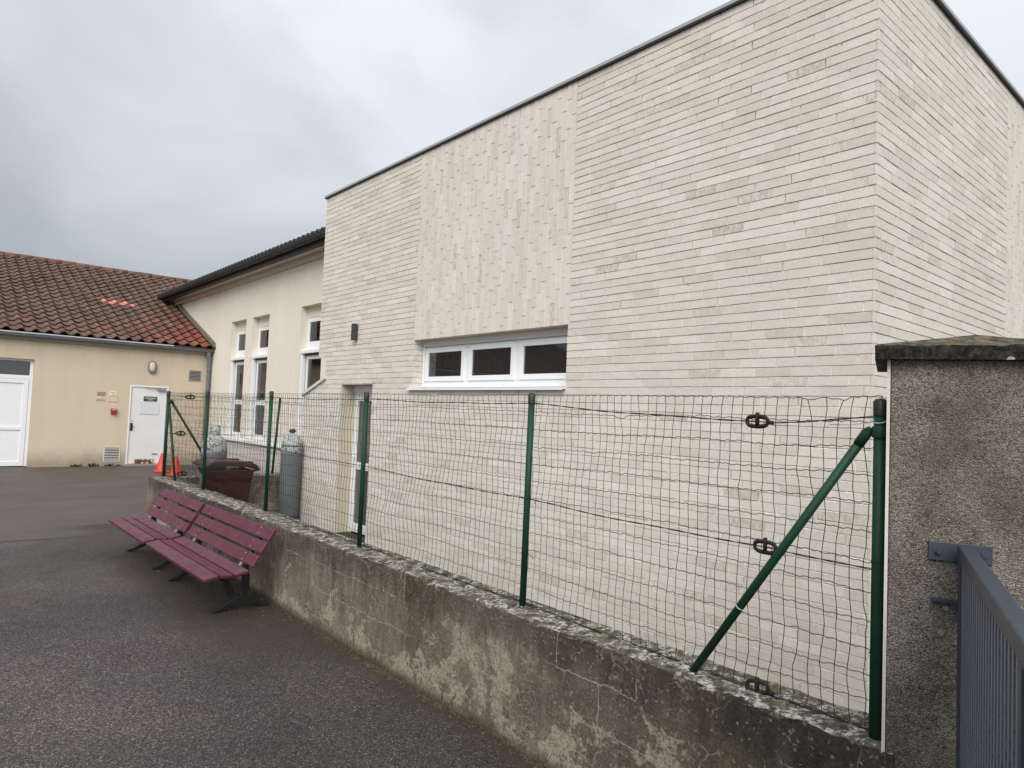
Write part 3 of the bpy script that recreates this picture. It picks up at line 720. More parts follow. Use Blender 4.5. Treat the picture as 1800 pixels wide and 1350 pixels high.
# ------------------------------------------------------------------ tiled building
TY = 20.36
tb = thing('tiled_building', 'low tan rendered building under a red-brown clay tile roof across the yard', 'building', (0, TY, 0))
D0, D1, DH = 4.19, 5.13, 2.135
G0, G1, GH = -1.2, 2.065, 2.632
mb = MB()
mb.box(-16, G0, TY, TY+0.3, 0, 3.25); mb.box(G0, G1, TY, TY+0.3, GH, 3.25); mb.box(G1, D0, TY, TY+0.3, 0, 3.25); mb.box(D0, D1, TY, TY+0.3, DH, 3.25); mb.box(D1, CX-0.012, TY, TY+0.3, 0, 3.25)
build('wall', mb, m_tan, tb)
mb = MB(); mb.box(-16, 6.19, TY-0.10, TY-0.07, 3.10, 3.25); mb.box(-16, 6.19, TY-0.07, TY, 3.09, 3.12); build('fascia', mb, m_fascia, tb)
mb = MB(); n = 10
prof = [(TY-0.175+0.075*math.cos(math.pi+math.pi*k/n), 3.235+0.085*math.sin(math.pi+math.pi*k/n)) for k in range(n+1)]
mb.add([(xx, p[0], p[1]) for xx in (-16, 6.17) for p in prof], [[k, k+1, n+1+k+1, n+1+k] for k in range(n)], smooth=True)
mb.add([(6.17, p[0], p[1]) for p in prof], [list(range(n+1))])
mb.tube([(-16+k*2.217, TY-0.252, 3.236) for k in range(11)], 0.007, 6)
build('gutter', mb, m_zinc, tb)
mb = MB(); px = 6.10
mb.tube([(px-0.03, TY-0.175, 3.16), (px-0.03, TY-0.17, 3.08), (px+0.02, TY-0.10, 2.90), (px+0.02, TY-0.085, 2.7), (px+0.02, TY-0.085, 0.02)], 0.056, 12)
for zz in (2.62, 1.3, 0.5): mb.tube([(px+0.02, TY-0.085, zz), (px+0.02, TY-0.085, zz+0.05)], 0.063, 12)
build('downpipe', mb, m_zinc, tb)
# roof: S-shaped tiles
SL = math.atan(0.385); cs_, sn_ = math.cos(SL), math.sin(SL)
Y0, Z0 = TY-0.30, 3.275; TW, TL, ROWS = 0.287, 0.40, 21
prof = []
for k in range(6): prof.append((0.155*(k/5), 0.060*math.sin(math.pi*(k/5))**0.8 if 0 < k < 5 else 0.0))
prof += [(0.185, -0.010), (0.22, -0.013), (0.255, -0.010), (0.287, 0.0)]
tl = MB()
for r_ in range(ROWS):
    xmax = 6.14 if r_ < 10 else 8.5
    i = 0; x = -15.0
    while x < xmax:
        u0_, u1_ = r_*TL-0.02+random.uniform(-0.012, 0.012), (r_+1)*TL+0.06
        li, hi_ = 0.044+random.uniform(-0.003, 0.008), 0.002
        red = 0.0
        if x > 3.6 and r_ < 9: red = max(0, (x-4.2)/1.6)*(1-r_/9.5)*1.2+random.uniform(-0.15, 0.2)
        else: red = random.choice((0, 0, 0, 0.1, 0.25))*random.random()
        if r_ < 3: red += random.choice((0, 0, 0, 0.15, 0.4))
        c = (random.uniform(0.72, 1.22), min(1, max(0, red)), 0, 1)
        if r_ == 9 and 4.05 < x+0.15 < 4.9: c = (1.0, 1, 1, 1)
        lift = random.uniform(-0.004, 0.006)
        lo = []; up = []
        for (dx_, h) in prof:
            for uarr, uu_, hh in ((lo, u0_, h+li+lift), (up, u1_, h+hi_)):
                uarr.append((x+dx_, Y0+uu_*cs_-hh*sn_, Z0+uu_*sn_+hh*cs_))
        m = len(prof)
        tl.add(lo+up, [[k, k+1, m+k+1, m+k] for k in range(m-1)], c, True)
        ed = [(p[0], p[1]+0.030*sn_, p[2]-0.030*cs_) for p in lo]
        tl.add(lo+ed, [[m+k, m+k+1, k+1, k] for k in range(m-1)], (c[0]*0.4, c[1]*0.6, c[2], 1), True)  # front edges tinted darker, painting in the shade at each tile step
        x += TW
roof = build('roof', tl, m_tile, tb)
mb = MB(); mb.quad((-16, Y0+0.1, Z0+0.0), (6.19, Y0+0.1, Z0+0.0), (6.19, Y0+8.4*cs_, Z0+8.4*sn_-0.02), (-16, Y0+8.4*cs_, Z0+8.4*sn_-0.02))
build('roof_underlay', mb, m_slate, roof)
mb = MB(); yr, zr = Y0+8.42*cs_, Z0+8.42*sn_; x = -15.0
while x < 8.4:
    a = random.uniform(-0.01, 0.01)
    mb.tube([(x, yr, zr+a), (x+0.42, yr, zr+0.02+a)], [0.125, 0.105], 12, c=(random.uniform(0.8, 1.2), random.random()*0.5, 0, 1)); x += 0.40
build('ridge', mb, m_tile, roof)
mb = MB()
mb.prism([(6.13, Y0, Z0+0.05), (6.13, Y0, Z0+0.17), (6.13, Y0+4.4*cs_, Z0+0.17+4.4*sn_), (6.13, Y0+4.4*cs_, Z0+0.05+4.4*sn_)], (0.066, 0, 0))
build('flashing', mb, m_lead, roof)
# white glazed entrance at the left
gy = TY+0.10; mb = MB()
mb.box(G1-0.07, G1, gy, gy+0.08, 0.02, GH); mb.box(G0, G0+0.07, gy, gy+0.08, 0.02, GH); mb.box(G0+0.07, G1-0.07, gy, gy+0.08, 2.14, 2.235); mb.box(G0+0.07, G1-0.07, gy, gy+0.08, GH-0.05, GH)
ent = build('entrance_door', mb, m_white, tb, 0.005)
mb = MB(); mb.box(G0+0.07, G1-0.07, gy+0.03, gy+0.05, 2.235, GH-0.05); build('transom_pane', mb, m_glass, ent)
for a, b in ((G0+0.075, (G0+G1)/2-0.004), ((G0+G1)/2+0.004, G1-0.075)):
    mb = MB(); t_ = 0.10
    mb.box(a, a+t_, gy-0.01, gy+0.05, 0.03, 2.13); mb.box(b-t_, b, gy-0.01, gy+0.05, 0.03, 2.13)
    for z0_, z1_ in ((0.03, 0.14), (0.90, 0.985), (2.04, 2.13)): mb.box(a+t_, b-t_, gy-0.0095, gy+0.05, z0_, z1_)
    build('door_leaf', mb, m_white, ent, 0.005)
    for z0_, z1_ in ((0.14, 0.90), (0.985, 2.04)):
        mb = MB(); mb.box(a+t_, b-t_, gy+0.012, gy+0.03, z0_, z1_); build('door_panel', mb, m_white, ent)
# white steel service door
dy = TY+0.02; mb = MB()
mb.box(D0, D0+0.035, dy-0.03, dy+0.1, 0.0, DH); mb.box(D1-0.035, D1, dy-0.03, dy+0.1, 0.0, DH); mb.box(D0+0.035, D1-0.035, dy-0.03, dy+0.1, DH-0.035, DH)
sd_ = build('service_door', mb, m_white, tb, 0.004)
lf = bpy.data.objects.new('door_leaf', None)
me_mb = MB(); me_mb.box(D0+0.042, D1-0.042, dy, dy+0.05, 0.05, DH-0.042)
me_o = build('door_leaf', me_mb, m_wdoor, sd_, 0.004)
me_o['label'] = 'white door leaf with a rusted bottom edge'
bpy.data.objects.remove(lf)
# give the leaf its own origin so that its rust sits at its lower edge
for v in me_o.data.vertices: v.co.x -= (D0+0.042)
me_o.location.x += (D0+0.042)
mb = MB(); mb.box(D0+0.06, D0+0.115, dy-0.018, dy, 0.93, 1.13); mb.tube([(D0+0.088, dy-0.015, 1.03), (D0+0.088, dy-0.05, 1.03), (D0+0.16, dy-0.05, 1.03)], 0.009, 8); build('handle', mb, m_black, sd_, 0.003)
mb = MB(); mb.tube([(D0+0.10, dy-0.006, 1.175), (D0+0.10, dy+0.001, 1.175)], 0.014, 10); build('lock', mb, m_dark, sd_)
mb = MB(); mb.box(D0+0.66, D0+0.86, dy-0.06, dy-0.001, DH-0.125, DH-0.065); mb.box(D0+0.36, D0+0.76, dy-0.05, dy-0.035, DH-0.062, DH-0.045); build('door_closer', mb, m_grey, sd_, 0.005)
mb = MB(); mb.box(D0+0.62, D0+0.75, dy-0.02, dy-0.001, 0.30, 0.325); build('door_stop', mb, m_grey, sd_)
mb = MB(); mb.box(D0, D1, TY-0.06, TY+0.06, 0.0, 0.045); build('threshold', mb, m_plinth, tb)

# signs on and beside the service door
def sign(name, label, x0, x1, z0, z1, mat, y=TY, lines=(), lm=None, screws=False):
    o = thing(name, label, 'sign', ((x0+x1)/2, y, z0), None)
    mb = MB(); mb.box(x0, x1, y-0.012, y-0.001, z0, z1); build('board', mb, mat, o, 0.002)
    if lines:
        for (fx0, fx1, fz, h) in lines:               # worn lettering, only its strokes survive at this distance
            mb = MB(); x = x0+(x1-x0)*fx0; xe = x0+(x1-x0)*fx1; zc = z0+(z1-z0)*fz; hh = h*(z1-z0)
            while x < xe-0.004:
                wd = random.uniform(0.006, 0.012); mb.box(x, min(x+wd, xe), y-0.0145, y-0.0121, zc-hh*random.uniform(0.35, 0.5), zc+hh*random.uniform(0.35, 0.5)); x += wd+random.uniform(0.003, 0.006)
            build('lettering', mb, lm, o)
    if screws:
        mb = MB()
        for sx in (x0+0.02, x1-0.02):
            for sz in (z0+0.02, z1-0.02): mb = MB(); mb.tube([(sx, y-0.015, sz), (sx, y-0.011, sz)], 0.008, 8); build('screw', mb, m_grey, o)
    return o
sign('door_sign', 'dark grey plate with two lines of pale lettering on the white service door', 4.53, 4.86, 1.722, 1.85, m_dsign, dy, ((0.08, 0.92, 0.66, 0.26), (0.34, 0.70, 0.30, 0.2)), m_sign_l)
sign('door_notice', 'blank white panel screwed to the service door below the dark plate', 4.455, 4.925, 1.37, 1.705, m_panel, dy, screws=True)
sign('wall_notice', 'pink notice with mauve lettering left of the service door', 3.43, 3.63, 1.825, 1.925, m_pink, TY, ((0.06, 0.94, 0.78, 0.2), (0.06, 0.94, 0.5, 0.2), (0.06, 0.94, 0.22, 0.2)), m_mauve)
sign('wall_notice', 'cream notice with brown lettering just left of the service door', 3.715, 3.885, 1.83, 1.94, m_yel, TY, ((0.12, 0.9, 0.72, 0.2), (0.35, 0.7, 0.3, 0.2)), m_brown)
sign('wall_notice', 'faded beige notice under the pink notice', 3.42, 3.63, 1.69, 1.78, m_beige, TY, ((0.5, 0.75, 0.8, 0.2), (0.05, 0.9, 0.25, 0.2)), m_brown)
sign('wall_notice', 'faded beige notice under the cream notice, above the red alarm box', 3.68, 3.92, 1.67, 1.80, m_beige)
fa = thing('alarm_box', 'small red fire alarm call box on the tan wall', 'alarm', (3.83, TY, 1.43))
mb = MB(); mb.box(3.765, 3.905, TY-0.075, TY-0.001, 1.355, 1.50); build('box', mb, m_red, fa, 0.015, seg=3)
mb = MB(); mb.box(3.785, 3.885, TY-0.083, TY-0.0751, 1.455, 1.482); build('label_strip', mb, m_pink, fa)
# oval bulkhead light
bl = thing('bulkhead_light', 'oval pale bulkhead light on the tan wall above the service door', 'lamp', (4.68, TY, 2.65))
def oval(mb, cx, cz, rx, rz, y0, y1, n=28, dome=0.0):
    def ring(y, s): return [(cx+rx*s*math.copysign(abs(math.cos(2*math.pi*k/n))**0.8, math.cos(2*math.pi*k/n)), y, cz+rz*s*math.copysign(abs(math.sin(2*math.pi*k/n))**0.8, math.sin(2*math.pi*k/n))) for k in range(n)]
    rs = [ring(y1, 1), ring(y0, 1), ring(y0-dome*0.7, 0.8), ring(y0-dome, 0.35)]
    v = sum(rs, []); f = [[i*n+k, i*n+(k+1) % n, (i+1)*n+(k+1) % n, (i+1)*n+k] for i in range(3) for k in range(n)]+[[3*n+k for k in range(n)]]
    mb.add(v, f, smooth=True)
mb = MB(); oval(mb, 4.68, 2.65, 0.105, 0.17, TY-0.06, TY-0.001, dome=0.008); build('base', mb, m_grey, bl)
mb = MB(); oval(mb, 4.68, 2.65, 0.07, 0.125, TY-0.069, TY-0.06, dome=0.03); build('cover', mb, m_lampglass, bl)
# ventilation grilles
def grille(label, x0, x1, z0, z1, n, fm):
    o = thing('vent_grille', label, 'vent', ((x0+x1)/2, TY, z0), 'ventilation grilles on the tan wall')
    mb = MB(); f = 0.022
    mb.box(x0, x1, TY-0.014, TY-0.001, z1-f, z1); mb.box(x0, x1, TY-0.014, TY-0.001, z0, z0+f); mb.box(x0, x0+f, TY-0.014, TY-0.001, z0+f, z1-f); mb.box(x1-f, x1, TY-0.014, TY-0.001, z0+f, z1-f)
    build('frame', mb, fm, o)
    mb = MB(); mb.box(x0+f, x1-f, TY-0.003, TY-0.0012, z0+f, z1-f); build('backing', mb, m_black, o)
    mb = MB(); hgt = (z1-z0-2*f)/n
    for k in range(n):
        zc = z0+f+(k+0.5)*hgt
        mb.obox((x0+f, TY-0.012, zc-hgt*0.17), (x1-x0-2*f, 0, 0), (0, 0.004, hgt*0.34), (0, -0.0012, 0.0015))
    build('slats', mb, fm, o)
grille('ventilation grille high on the tan wall near the downpipe', 5.62, 5.95, 2.33, 2.64, 7, m_fascia)
grille('ventilation grille low on the tan wall left of the service door', 3.67, 4.05, 0.12, 0.505, 8, m_offw)
# weeds along the foot of the tan wall
for (wx_, s_, lb) in ((3.06, 0.16, 'flat weed tuft at the foot of the tan wall, left of the others'), (3.46, 0.17, 'tallest weed tuft at the foot of the tan wall'), (3.80, 0.15, 'broad weed tuft under the low vent'), (4.03, 0.10, 'small weed tuft right beside the service door frame')):
    o = thing('weed', lb, 'weed', (wx_, TY-0.06, 0), 'weeds at the foot of the tan wall'); mb = MB()
    for k in range(34):
        a = random.uniform(0, 2*math.pi); l = s_*random.uniform(0.5, 1.2); ti = random.uniform(0.15, 0.9)
        d = Vector((math.cos(a)*math.cos(ti), -abs(math.sin(a))*0.5*math.cos(ti), math.sin(ti)*0.8))
        p0 = Vector((wx_+random.uniform(-s_, s_)*0.5, TY-0.03, 0)); sd2 = Vector((-d.y, d.x, 0)).normalized()*l*0.13
        if sd2.length < 1e-4: sd2 = Vector((0.01, 0, 0))
        mb.add([p0, p0+d*l*0.5+sd2, p0+d*l, p0+d*l*0.5-sd2], [[0, 1, 2, 3]])
    build('leaves', mb, m_weed, o)

# ------------------------------------------------------------------ low concrete wall with its return
HW, WF, WB_ = 0.685, 2.485, 2.765
def rough_wall(name, x0, x1, y0, y1, label, along):
    mb = MB(); n = int(((y1-y0) if along == 'y' else (x1-x0))/0.05)
    prof = [(0, 0.0), (0, 0.22), (0, 0.45), (0, HW-0.016), (0.012, HW-0.002), (0.1, HW), (0.2, HW), (0.3, HW), (0.42, HW), (0.58, HW), (0.7, HW), (0.8, HW), (0.9, HW), (0.988, HW-0.002), (1, HW-0.016), (1, 0.3), (1, 0.0)]
    v = []
    rnd = random.Random(3)
    for i in range(n+1):
        s = i/n
        wv = 0.004*math.sin(s*23)+0.003*math.sin(s*57+1)
        for (q, z) in prof:
            jz = rnd.uniform(-0.005, 0.004) if z > HW-0.05 else 0
            jx = rnd.uniform(-0.003, 0.003) if 0 < z else 0
            if z > HW-0.03 and q in (0, 1, 0.012, 0.988): jx += rnd.uniform(-0.005, 0.005)*(1 if q > .5 else -1)*-1; jz -= abs(rnd.gauss(0, 0.004))
            if along == 'y': v.append((x0+(x1-x0)*q+jx+wv*0.6, y0+(y1-y0)*s, z+jz+(wv*0.5 if z > 0.5 else 0)))
            else: v.append((x0+(x1-x0)*s, y0+(y1-y0)*q+jx+wv*0.6, z+jz+(wv*0.5 if z > 0.5 else 0)))
    m = len(prof)
    f = [[i*m+k, i*m+k+1, (i+1)*m+k+1, (i+1)*m+k] for i in range(n) for k in range(m-1)]
    if along == 'y': f = [q[::-1] for q in f]
    f += [list(range(m)), [n*m+k for k in range(m)][::-1]]
    mb.add(v, f)
    return tag(build(name, mb, m_conc), label, 'wall')
rough_wall('low_wall', WF, WB_, 0.90, 10.63, 'long low weathered concrete wall with lichen on top and the green fence standing on it', 'y')
rough_wall('low_wall', WB_+0.004, 6.18, 10.36, 10.62, 'short concrete wall running back behind the bin at the end of the enclosure', 'x')

# ------------------------------------------------------------------ fences
def px_(y):                                        # the line of posts bows very slightly
    pts = [(0.98, 2.559), (2.87, 2.615), (4.78, 2.630), (6.80, 2.668), (8.78, 2.668), (10.54, 2.655)]
    if y <= pts[0][0]: return pts[0][1]
    for (a, xa), (b, xb) in zip(pts, pts[1:]):
        if y <= b: return xa+(xb-xa)*(y-a)/(b-a)
    return pts[-1][1]
def smooth_noise(seed):
    rn = random.Random(seed); ks = [(rn.uniform(0.6, 5), rn.uniform(0.6, 6), rn.uniform(0, 6.3), rn.uniform(0.4, 1)) for _ in range(7)]
    return lambda a, b: sum(w_*math.sin(k1*a+k2*b+ph) for k1, k2, ph, w_ in ks)/4
def wire_mesh(P, s0, s1, zbot, ztop, seed, amp=1.0, n_h=12, kink=True):
    rn = random.Random(seed); fa_, fb, fc = smooth_noise(seed), smooth_noise(seed+1), smooth_noise(seed+2)
    nv = int((s1-s0)/0.0508); dz = (ztop-zbot)/n_h
    nodes = {}
    for i in range(nv+1):
        for j in range(n_h+1):
            s = s0+i*(s1-s0)/nv; h = j/n_h
            ds = amp*(0.020*fa_(s*1.4, h*3.2)+rn.gauss(0, 0.0022)); dzz = amp*(0.014*fb(s*1.5, h*2.0)+rn.gauss(0, 0.0018)); dn = amp*(0.016*fc(s*1.2, h*3))
            if j == 0: ds += amp*0.028*abs(fa_(s*0.7, 9)); dzz *= 0.4
            if j == n_h: dzz = amp*(0.006*fb(s*2.4, 4)-0.004)
            nodes[i, j] = [s+ds, zbot+j*dz+dzz, dn]
    if kink:
        for _ in range(int(nv/13)):
            i, j = rn.randint(1, nv-1), rn.choice((n_h, n_h, n_h-1, rn.randint(1, n_h-1)))
            nodes[i, j][0] += rn.uniform(-0.022, 0.022); nodes[i, j][1] -= rn.uniform(0.004, 0.03) if j >= n_h-1 else rn.uniform(-0.012, 0.012)
    mb = MB()
    for i in range(nv+1):
        pts = []
        for j in range(n_h+1):
            a = nodes[i, j]; pts.append(P(*a))
            if j < n_h:
                b = nodes[i, j+1]; k = rn.gauss(0, 0.0022)*amp; pts.append(P((a[0]+b[0])/2+k, (a[1]+b[1])/2, (a[2]+b[2])/2))
        mb.tube(pts, 0.00155, 4, caps=False)
    for j in range(n_h+1):
        pts = []
        for i in range(nv+1):
            a = nodes[i, j]; pts.append(P(*a))
            if i < nv:
                b = nodes[i+1, j]
                for q, k in ((0.33, 0.0024), (0.66, -0.0024)): pts.append(P(a[0]+(b[0]-a[0])*q, a[1]+(b[1]-a[1])*q+k, a[2]+(b[2]-a[2])*q))
        mb.tube(pts, 0.00155, 4, caps=False)
    return mb
fe = thing('wire_fence', 'long green wire mesh fence with green posts on top of the low wall', 'fence', (2.62, 5.7, HW))
Pf = lambda s, z, d: (px_(s)+0.030+d, s, z)
build('wire_mesh', wire_mesh(Pf, 0.985, 10.53, HW+0.012, 1.872, 11, 1.15), m_wire, fe)
def post(parent, x, y, ztop, r, lean=(0, 0), cap=True):
    mb = MB(); mb.tube([(x, y, HW-0.01), (x+lean[0], y+lean[1], ztop-0.03)], r, 14)
    p = build('post', mb, m_green, parent)
    mb = MB(); xt, yt = x+lean[0], y+lean[1]; mb.lathe([(r+0.0025, -0.055), (r+0.003, -0.005), (r*0.8, 0.004), (0, 0.006)], (xt, yt, ztop), 14); build('post_cap', mb, m_black, p)
    mb = MB(); mb.tube([(x, y, HW-0.012), (x, y, HW+0.006)], [r*1.5, r*1.1], 12); build('grout_collar', mb, m_conc, p)
    for zt in (1.82, 1.29, 0.98):
        q = (zt-HW)/(ztop-HW); mb = MB(); tw = random.uniform(-0.008, 0.008)
        mb.tube([(x+lean[0]*q+(r+0.002)*math.cos(a), y+lean[1]*q+(r+0.002)*math.sin(a), zt+tw*math.cos(a+1)) for a in [2*math.pi*k/14 for k in range(14)]], 0.0016, 5, closed=True)
        mb.tube([(x+lean[0]*q, y+lean[1]*q-r-0.002, zt), (x+lean[0]*q+0.02, y+lean[1]*q-r-0.02, zt-0.01), (x+lean[0]*q+0.028, y+lean[1]*q-r-0.018, zt-0.03)], 0.0014, 5)
        build('wire_tie', mb, m_wire, p)
    return p
post(fe, 2.559, 0.984, 1.855, 0.0200)
post(fe, 2.615, 2.875, 1.874, 0.0185, (0, -0.01)); post(fe, 2.628, 4.785, 1.880, 0.0185); post(fe, 2.672, 6.80, 1.888, 0.0185, (0, 0.012)); post(fe, 2.668, 8.78, 1.889, 0.0185, (0, 0.04)); post(fe, 2.655, 10.52, 1.887, 0.022)
def brace(parent, a, b, r=0.0168):
    a, b = Vector(a), Vector(b); mb = MB(); d = (b-a).normalized(); mb.tube([a-d*0.01, b-d*0.045], r, 14); p = build('brace', mb, m_green, parent)
    mb = MB(); mb.tube([b-d*0.075, b-d*0.02, b-d*0.002], [r*1.12, r*1.12, r*0.55], 12); mb.tube([b-d*0.012+Vector((-0.02, 0, 0)), b-d*0.012+Vector((0.02, 0, 0))], 0.006, 8); build('brace_head', mb, m_green, p); return p
br = brace(fe, (2.585, 1.735, HW), (2.560, 1.015, 1.758))
mb = MB(); a_, b_ = Vector((2.585, 1.735, HW)), Vector((2.560, 1.015, 1.758)); q = a_.lerp(b_, 0.30); dd = (b_-a_).normalized(); mb.tube([q-dd*0.003, q+dd*0.003], 0.0174, 14); build('scuff_ring', mb, m_tie, br)
brace(fe, (2.655, 9.95, HW), (2.655, 10.49, 1.765))
mb = MB(); mb.lathe([(0.0245, -0.02), (0.0255, -0.018), (0.0255, 0.018), (0.0245, 0.02)], (2.559, 0.984, 1.742), 16); build('brace_clamp', mb, m_green, fe)
def strand(P, pts, r=0.0017, n=30, seed=0, twist=True):
    rn = random.Random(seed); mb = MB()
    for ph in ((0, math.pi) if twist else (0,)):
        out = []
        for (s0, z0), (s1, z1) in zip(pts, pts[1:]):
            for k in range(n): 
                q = k/n; s = s0+(s1-s0)*q; out.append(P(s, z0+(z1-z0)*q+0.0022*math.sin(s*26+ph)-0.011*math.sin(math.pi*q)*min(1, abs(s1-s0))+0.003*math.sin(s*7.3)*math.sin(math.pi*q), 0.004+0.0015*math.cos(s*26+ph)))
        out.append(P(pts[-1][0], pts[-1][1], 0.004)); mb.tube(out, r, 4, caps=False)
    return mb
mb = strand(Pf, [(0.985, 1.800), (1.40, 1.763), (2.875, 1.822), (4.785, 1.83), (6.8, 1.83), (8.78, 1.83), (10.5, 1.83)]); build('tension_wire', mb, m_wire, fe)
mb = strand(Pf, [(0.985, 1.255), (1.40, 1.262), (2.875, 1.278), (4.785, 1.305), (6.8, 1.32), (8.78, 1.32), (10.5, 1.31)]); build('tension_wire', mb, m_wire, fe)
mb = strand(Pf, [(0.985, HW+0.012), (2.875, HW+0.012), (4.785, HW+0.012), (6.8, HW+0.012), (8.78, HW+0.012), (10.5, HW+0.012)]); build('tension_wire', mb, m_wire, fe)
def tensioner(parent, P, s, z, tilt=0.0, sc=1.0):
    mb = MB(); L_, H_ = 0.046*sc, 0.021*sc; pts = []
    for k in range(20):
        a = 2*math.pi*k/20; ca, sa = math.cos(a), math.sin(a)
        pts.append(P(s+L_*math.copysign(abs(ca)**0.7, ca), z+H_*math.copysign(abs(sa)**0.7, sa)+tilt*L_*ca, -0.006))
    mb.tube(pts, 0.0085*sc, 6, closed=True)
    mb.tube([P(s, z-H_, -0.006), P(s, z+H_*1.75, -0.006)], 0.0085*sc, 8)
    mb.tube([P(s-L_*0.9, z, -0.006), P(s-L_*1.5, z-0.004, -0.006)], 0.0075*sc, 8)
    mb.tube([P(s-L_*1.5, z-0.004, -0.006), P(s-L_*1.9, z-0.022, -0.012)], 0.0016, 5)
    build('tensioner', mb, m_rust, parent)
tensioner(fe, Pf, 1.473, 1.765); tensioner(fe, Pf, 1.425, 1.263); tensioner(fe, Pf, 1.445, HW+0.022, -0.15)
mb = MB(); ring = [(2.559+0.026*math.cos(a), 0.984+0.026*math.sin(a), 1.785+0.012*math.cos(a)) for a in [2*math.pi*k/16 for k in range(16)]]
mb.tube(ring, 0.0022, 5, closed=True); mb.tube([(2.58, 1.0, 1.78), (2.595, 1.10, 1.765), (2.60, 1.18, 1.763)], 0.0018, 5); build('wire_tie', mb, m_tie, fe)
fr_ = thing('wire_fence', 'short green wire mesh fence turning back behind the brown bin', 'fence', (3.4, 10.5, HW))
Pr = lambda s, z, d: (s, 10.535+d, z)
build('wire_mesh', wire_mesh(Pr, 2.68, 6.15, HW+0.012, 1.872, 31, 0.6), m_wire, fr_)
p = post(fr_, 4.20, 10.505, 1.865, 0.018, (0.06, 0)); p['label'] = 'dark leaning post on the short back wall'
brace(fr_, (3.36, 10.505, HW), (2.68, 10.515, 1.775), 0.017)
build('tension_wire', strand(Pr, [(2.68, 1.83), (6.1, 1.80)]), m_wire, fr_); build('tension_wire', strand(Pr, [(2.68, 1.30), (6.1, 1.25)]), m_wire, fr_)
tensioner(fr_, Pr, 2.95, 1.82, 0, 1.2); tensioner(fr_, Pr, 2.85, 1.295, 0, 1.2); tensioner(fr_, Pr, 2.9, 0.72, 0, 1.2)

# ------------------------------------------------------------------ benches
def make_bench(label, y0, ln):
    o = thing('park_bench', label, 'bench', (1.94, y0+ln/2, 0), 'maroon slatted benches against the low wall')
    y1 = y0+ln
    def slat(name, p, q, th):                           # p, q: (x, z) front and back edge of upper face
        d = Vector((q[0]-p[0], 0, q[1]-p[1])); nn = Vector((d.z, 0, -d.x)).normalized()*th
        mb = MB(); mb.prism([(p[0], y0, p[1]), (q[0], y0, q[1]), (q[0]+nn.x, y0, q[1]+nn.z), (p[0]+nn.x, y0, p[1]+nn.z)], (0, ln, 0))
        build(name, mb, m_bench, o, 0.007, seg=3)
    slat('seat_slat', (1.775, 0.345), (1.895, 0.366), 0.032)
    slat('seat_slat', (1.910, 0.366), (2.010, 0.358), 0.030)
    slat('seat_slat', (2.022, 0.358), (2.135, 0.382), 0.030)
    b0, b1 = Vector((2.155, 0, 0.405)), Vector((2.335, 0, 0.705)); dl = (b1-b0)
    for k in range(3):
        p_, q_ = b0+dl*(k*0.345), b0+dl*(k*0.345+0.29)
        slat('back_slat', (p_.x, p_.z), (q_.x, q_.z), 0.030)
    mb = MB()
    for ly in (y0+0.25, y1-0.25):
        for k in range(3):
            c_ = b0+dl*(k*0.345+0.145); nn = Vector((-dl.z, 0, dl.x)).normalized()
            for e_ in (-0.028, 0.028):
                cc = Vector((c_.x, ly, c_.z))+dl.normalized()*e_; mb = MB(); mb.tube([cc-nn*0.001, cc+nn*0.004], 0.007, 8); build('screw', mb, m_grey, o)
    for ly in (y0+0.25, y1-0.25):
        mb = MB(); A = (0, 1, 0)
        mb.ribbon([(1.935, ly, 0.014), (1.99, ly, 0.022), (2.07, ly, 0.055), (2.14, ly, 0.088), (2.21, ly, 0.085), (2.28, ly, 0.052), (2.35, ly, 0.024), (2.415, ly, 0.014)], 0.06, [0.020, 0.032, 0.046, 0.056, 0.056, 0.046, 0.032, 0.022], A)
        mb.ribbon([(2.15, ly, 0.08), (2.085, ly, 0.14), (2.055, ly, 0.21), (2.03, ly, 0.27), (1.97, ly, 0.315), (1.86, ly, 0.325), (1.80, ly, 0.315)], 0.05, [0.062, 0.058, 0.052, 0.05, 0.046, 0.036, 0.022], A)
        mb.ribbon([(1.93, ly, 0.318), (2.05, ly, 0.315), (2.15, ly, 0.335)], 0.04, 0.03, A)
        mb.ribbon([(2.17, ly, 0.08), (2.205, ly, 0.17), (2.205, ly, 0.26), (2.195, ly, 0.36), (2.225, ly, 0.45), (2.30, ly, 0.575), (2.365, ly, 0.685)], 0.05, [0.062, 0.058, 0.056, 0.05, 0.036, 0.03, 0.022], A)
        build('leg', mb, m_iron, o, 0.005)
        mb = MB(); mb.ribbon([(2.09, ly, 0.342), (2.15, ly, 0.372), (2.185, ly, 0.425)], 0.03, 0.014, A); build('bracket', mb, m_grey, o)
    return o
b_ = make_bench('maroon slatted bench nearest the camera, against the low wall', 5.73, 1.77); b_.rotation_euler.z = R(0.6)
b_ = make_bench('maroon slatted bench at the far end of the pair, near the wall corner', 7.585, 1.56); b_.location.x -= 0.025; b_.rotation_euler.z = R(0.4)

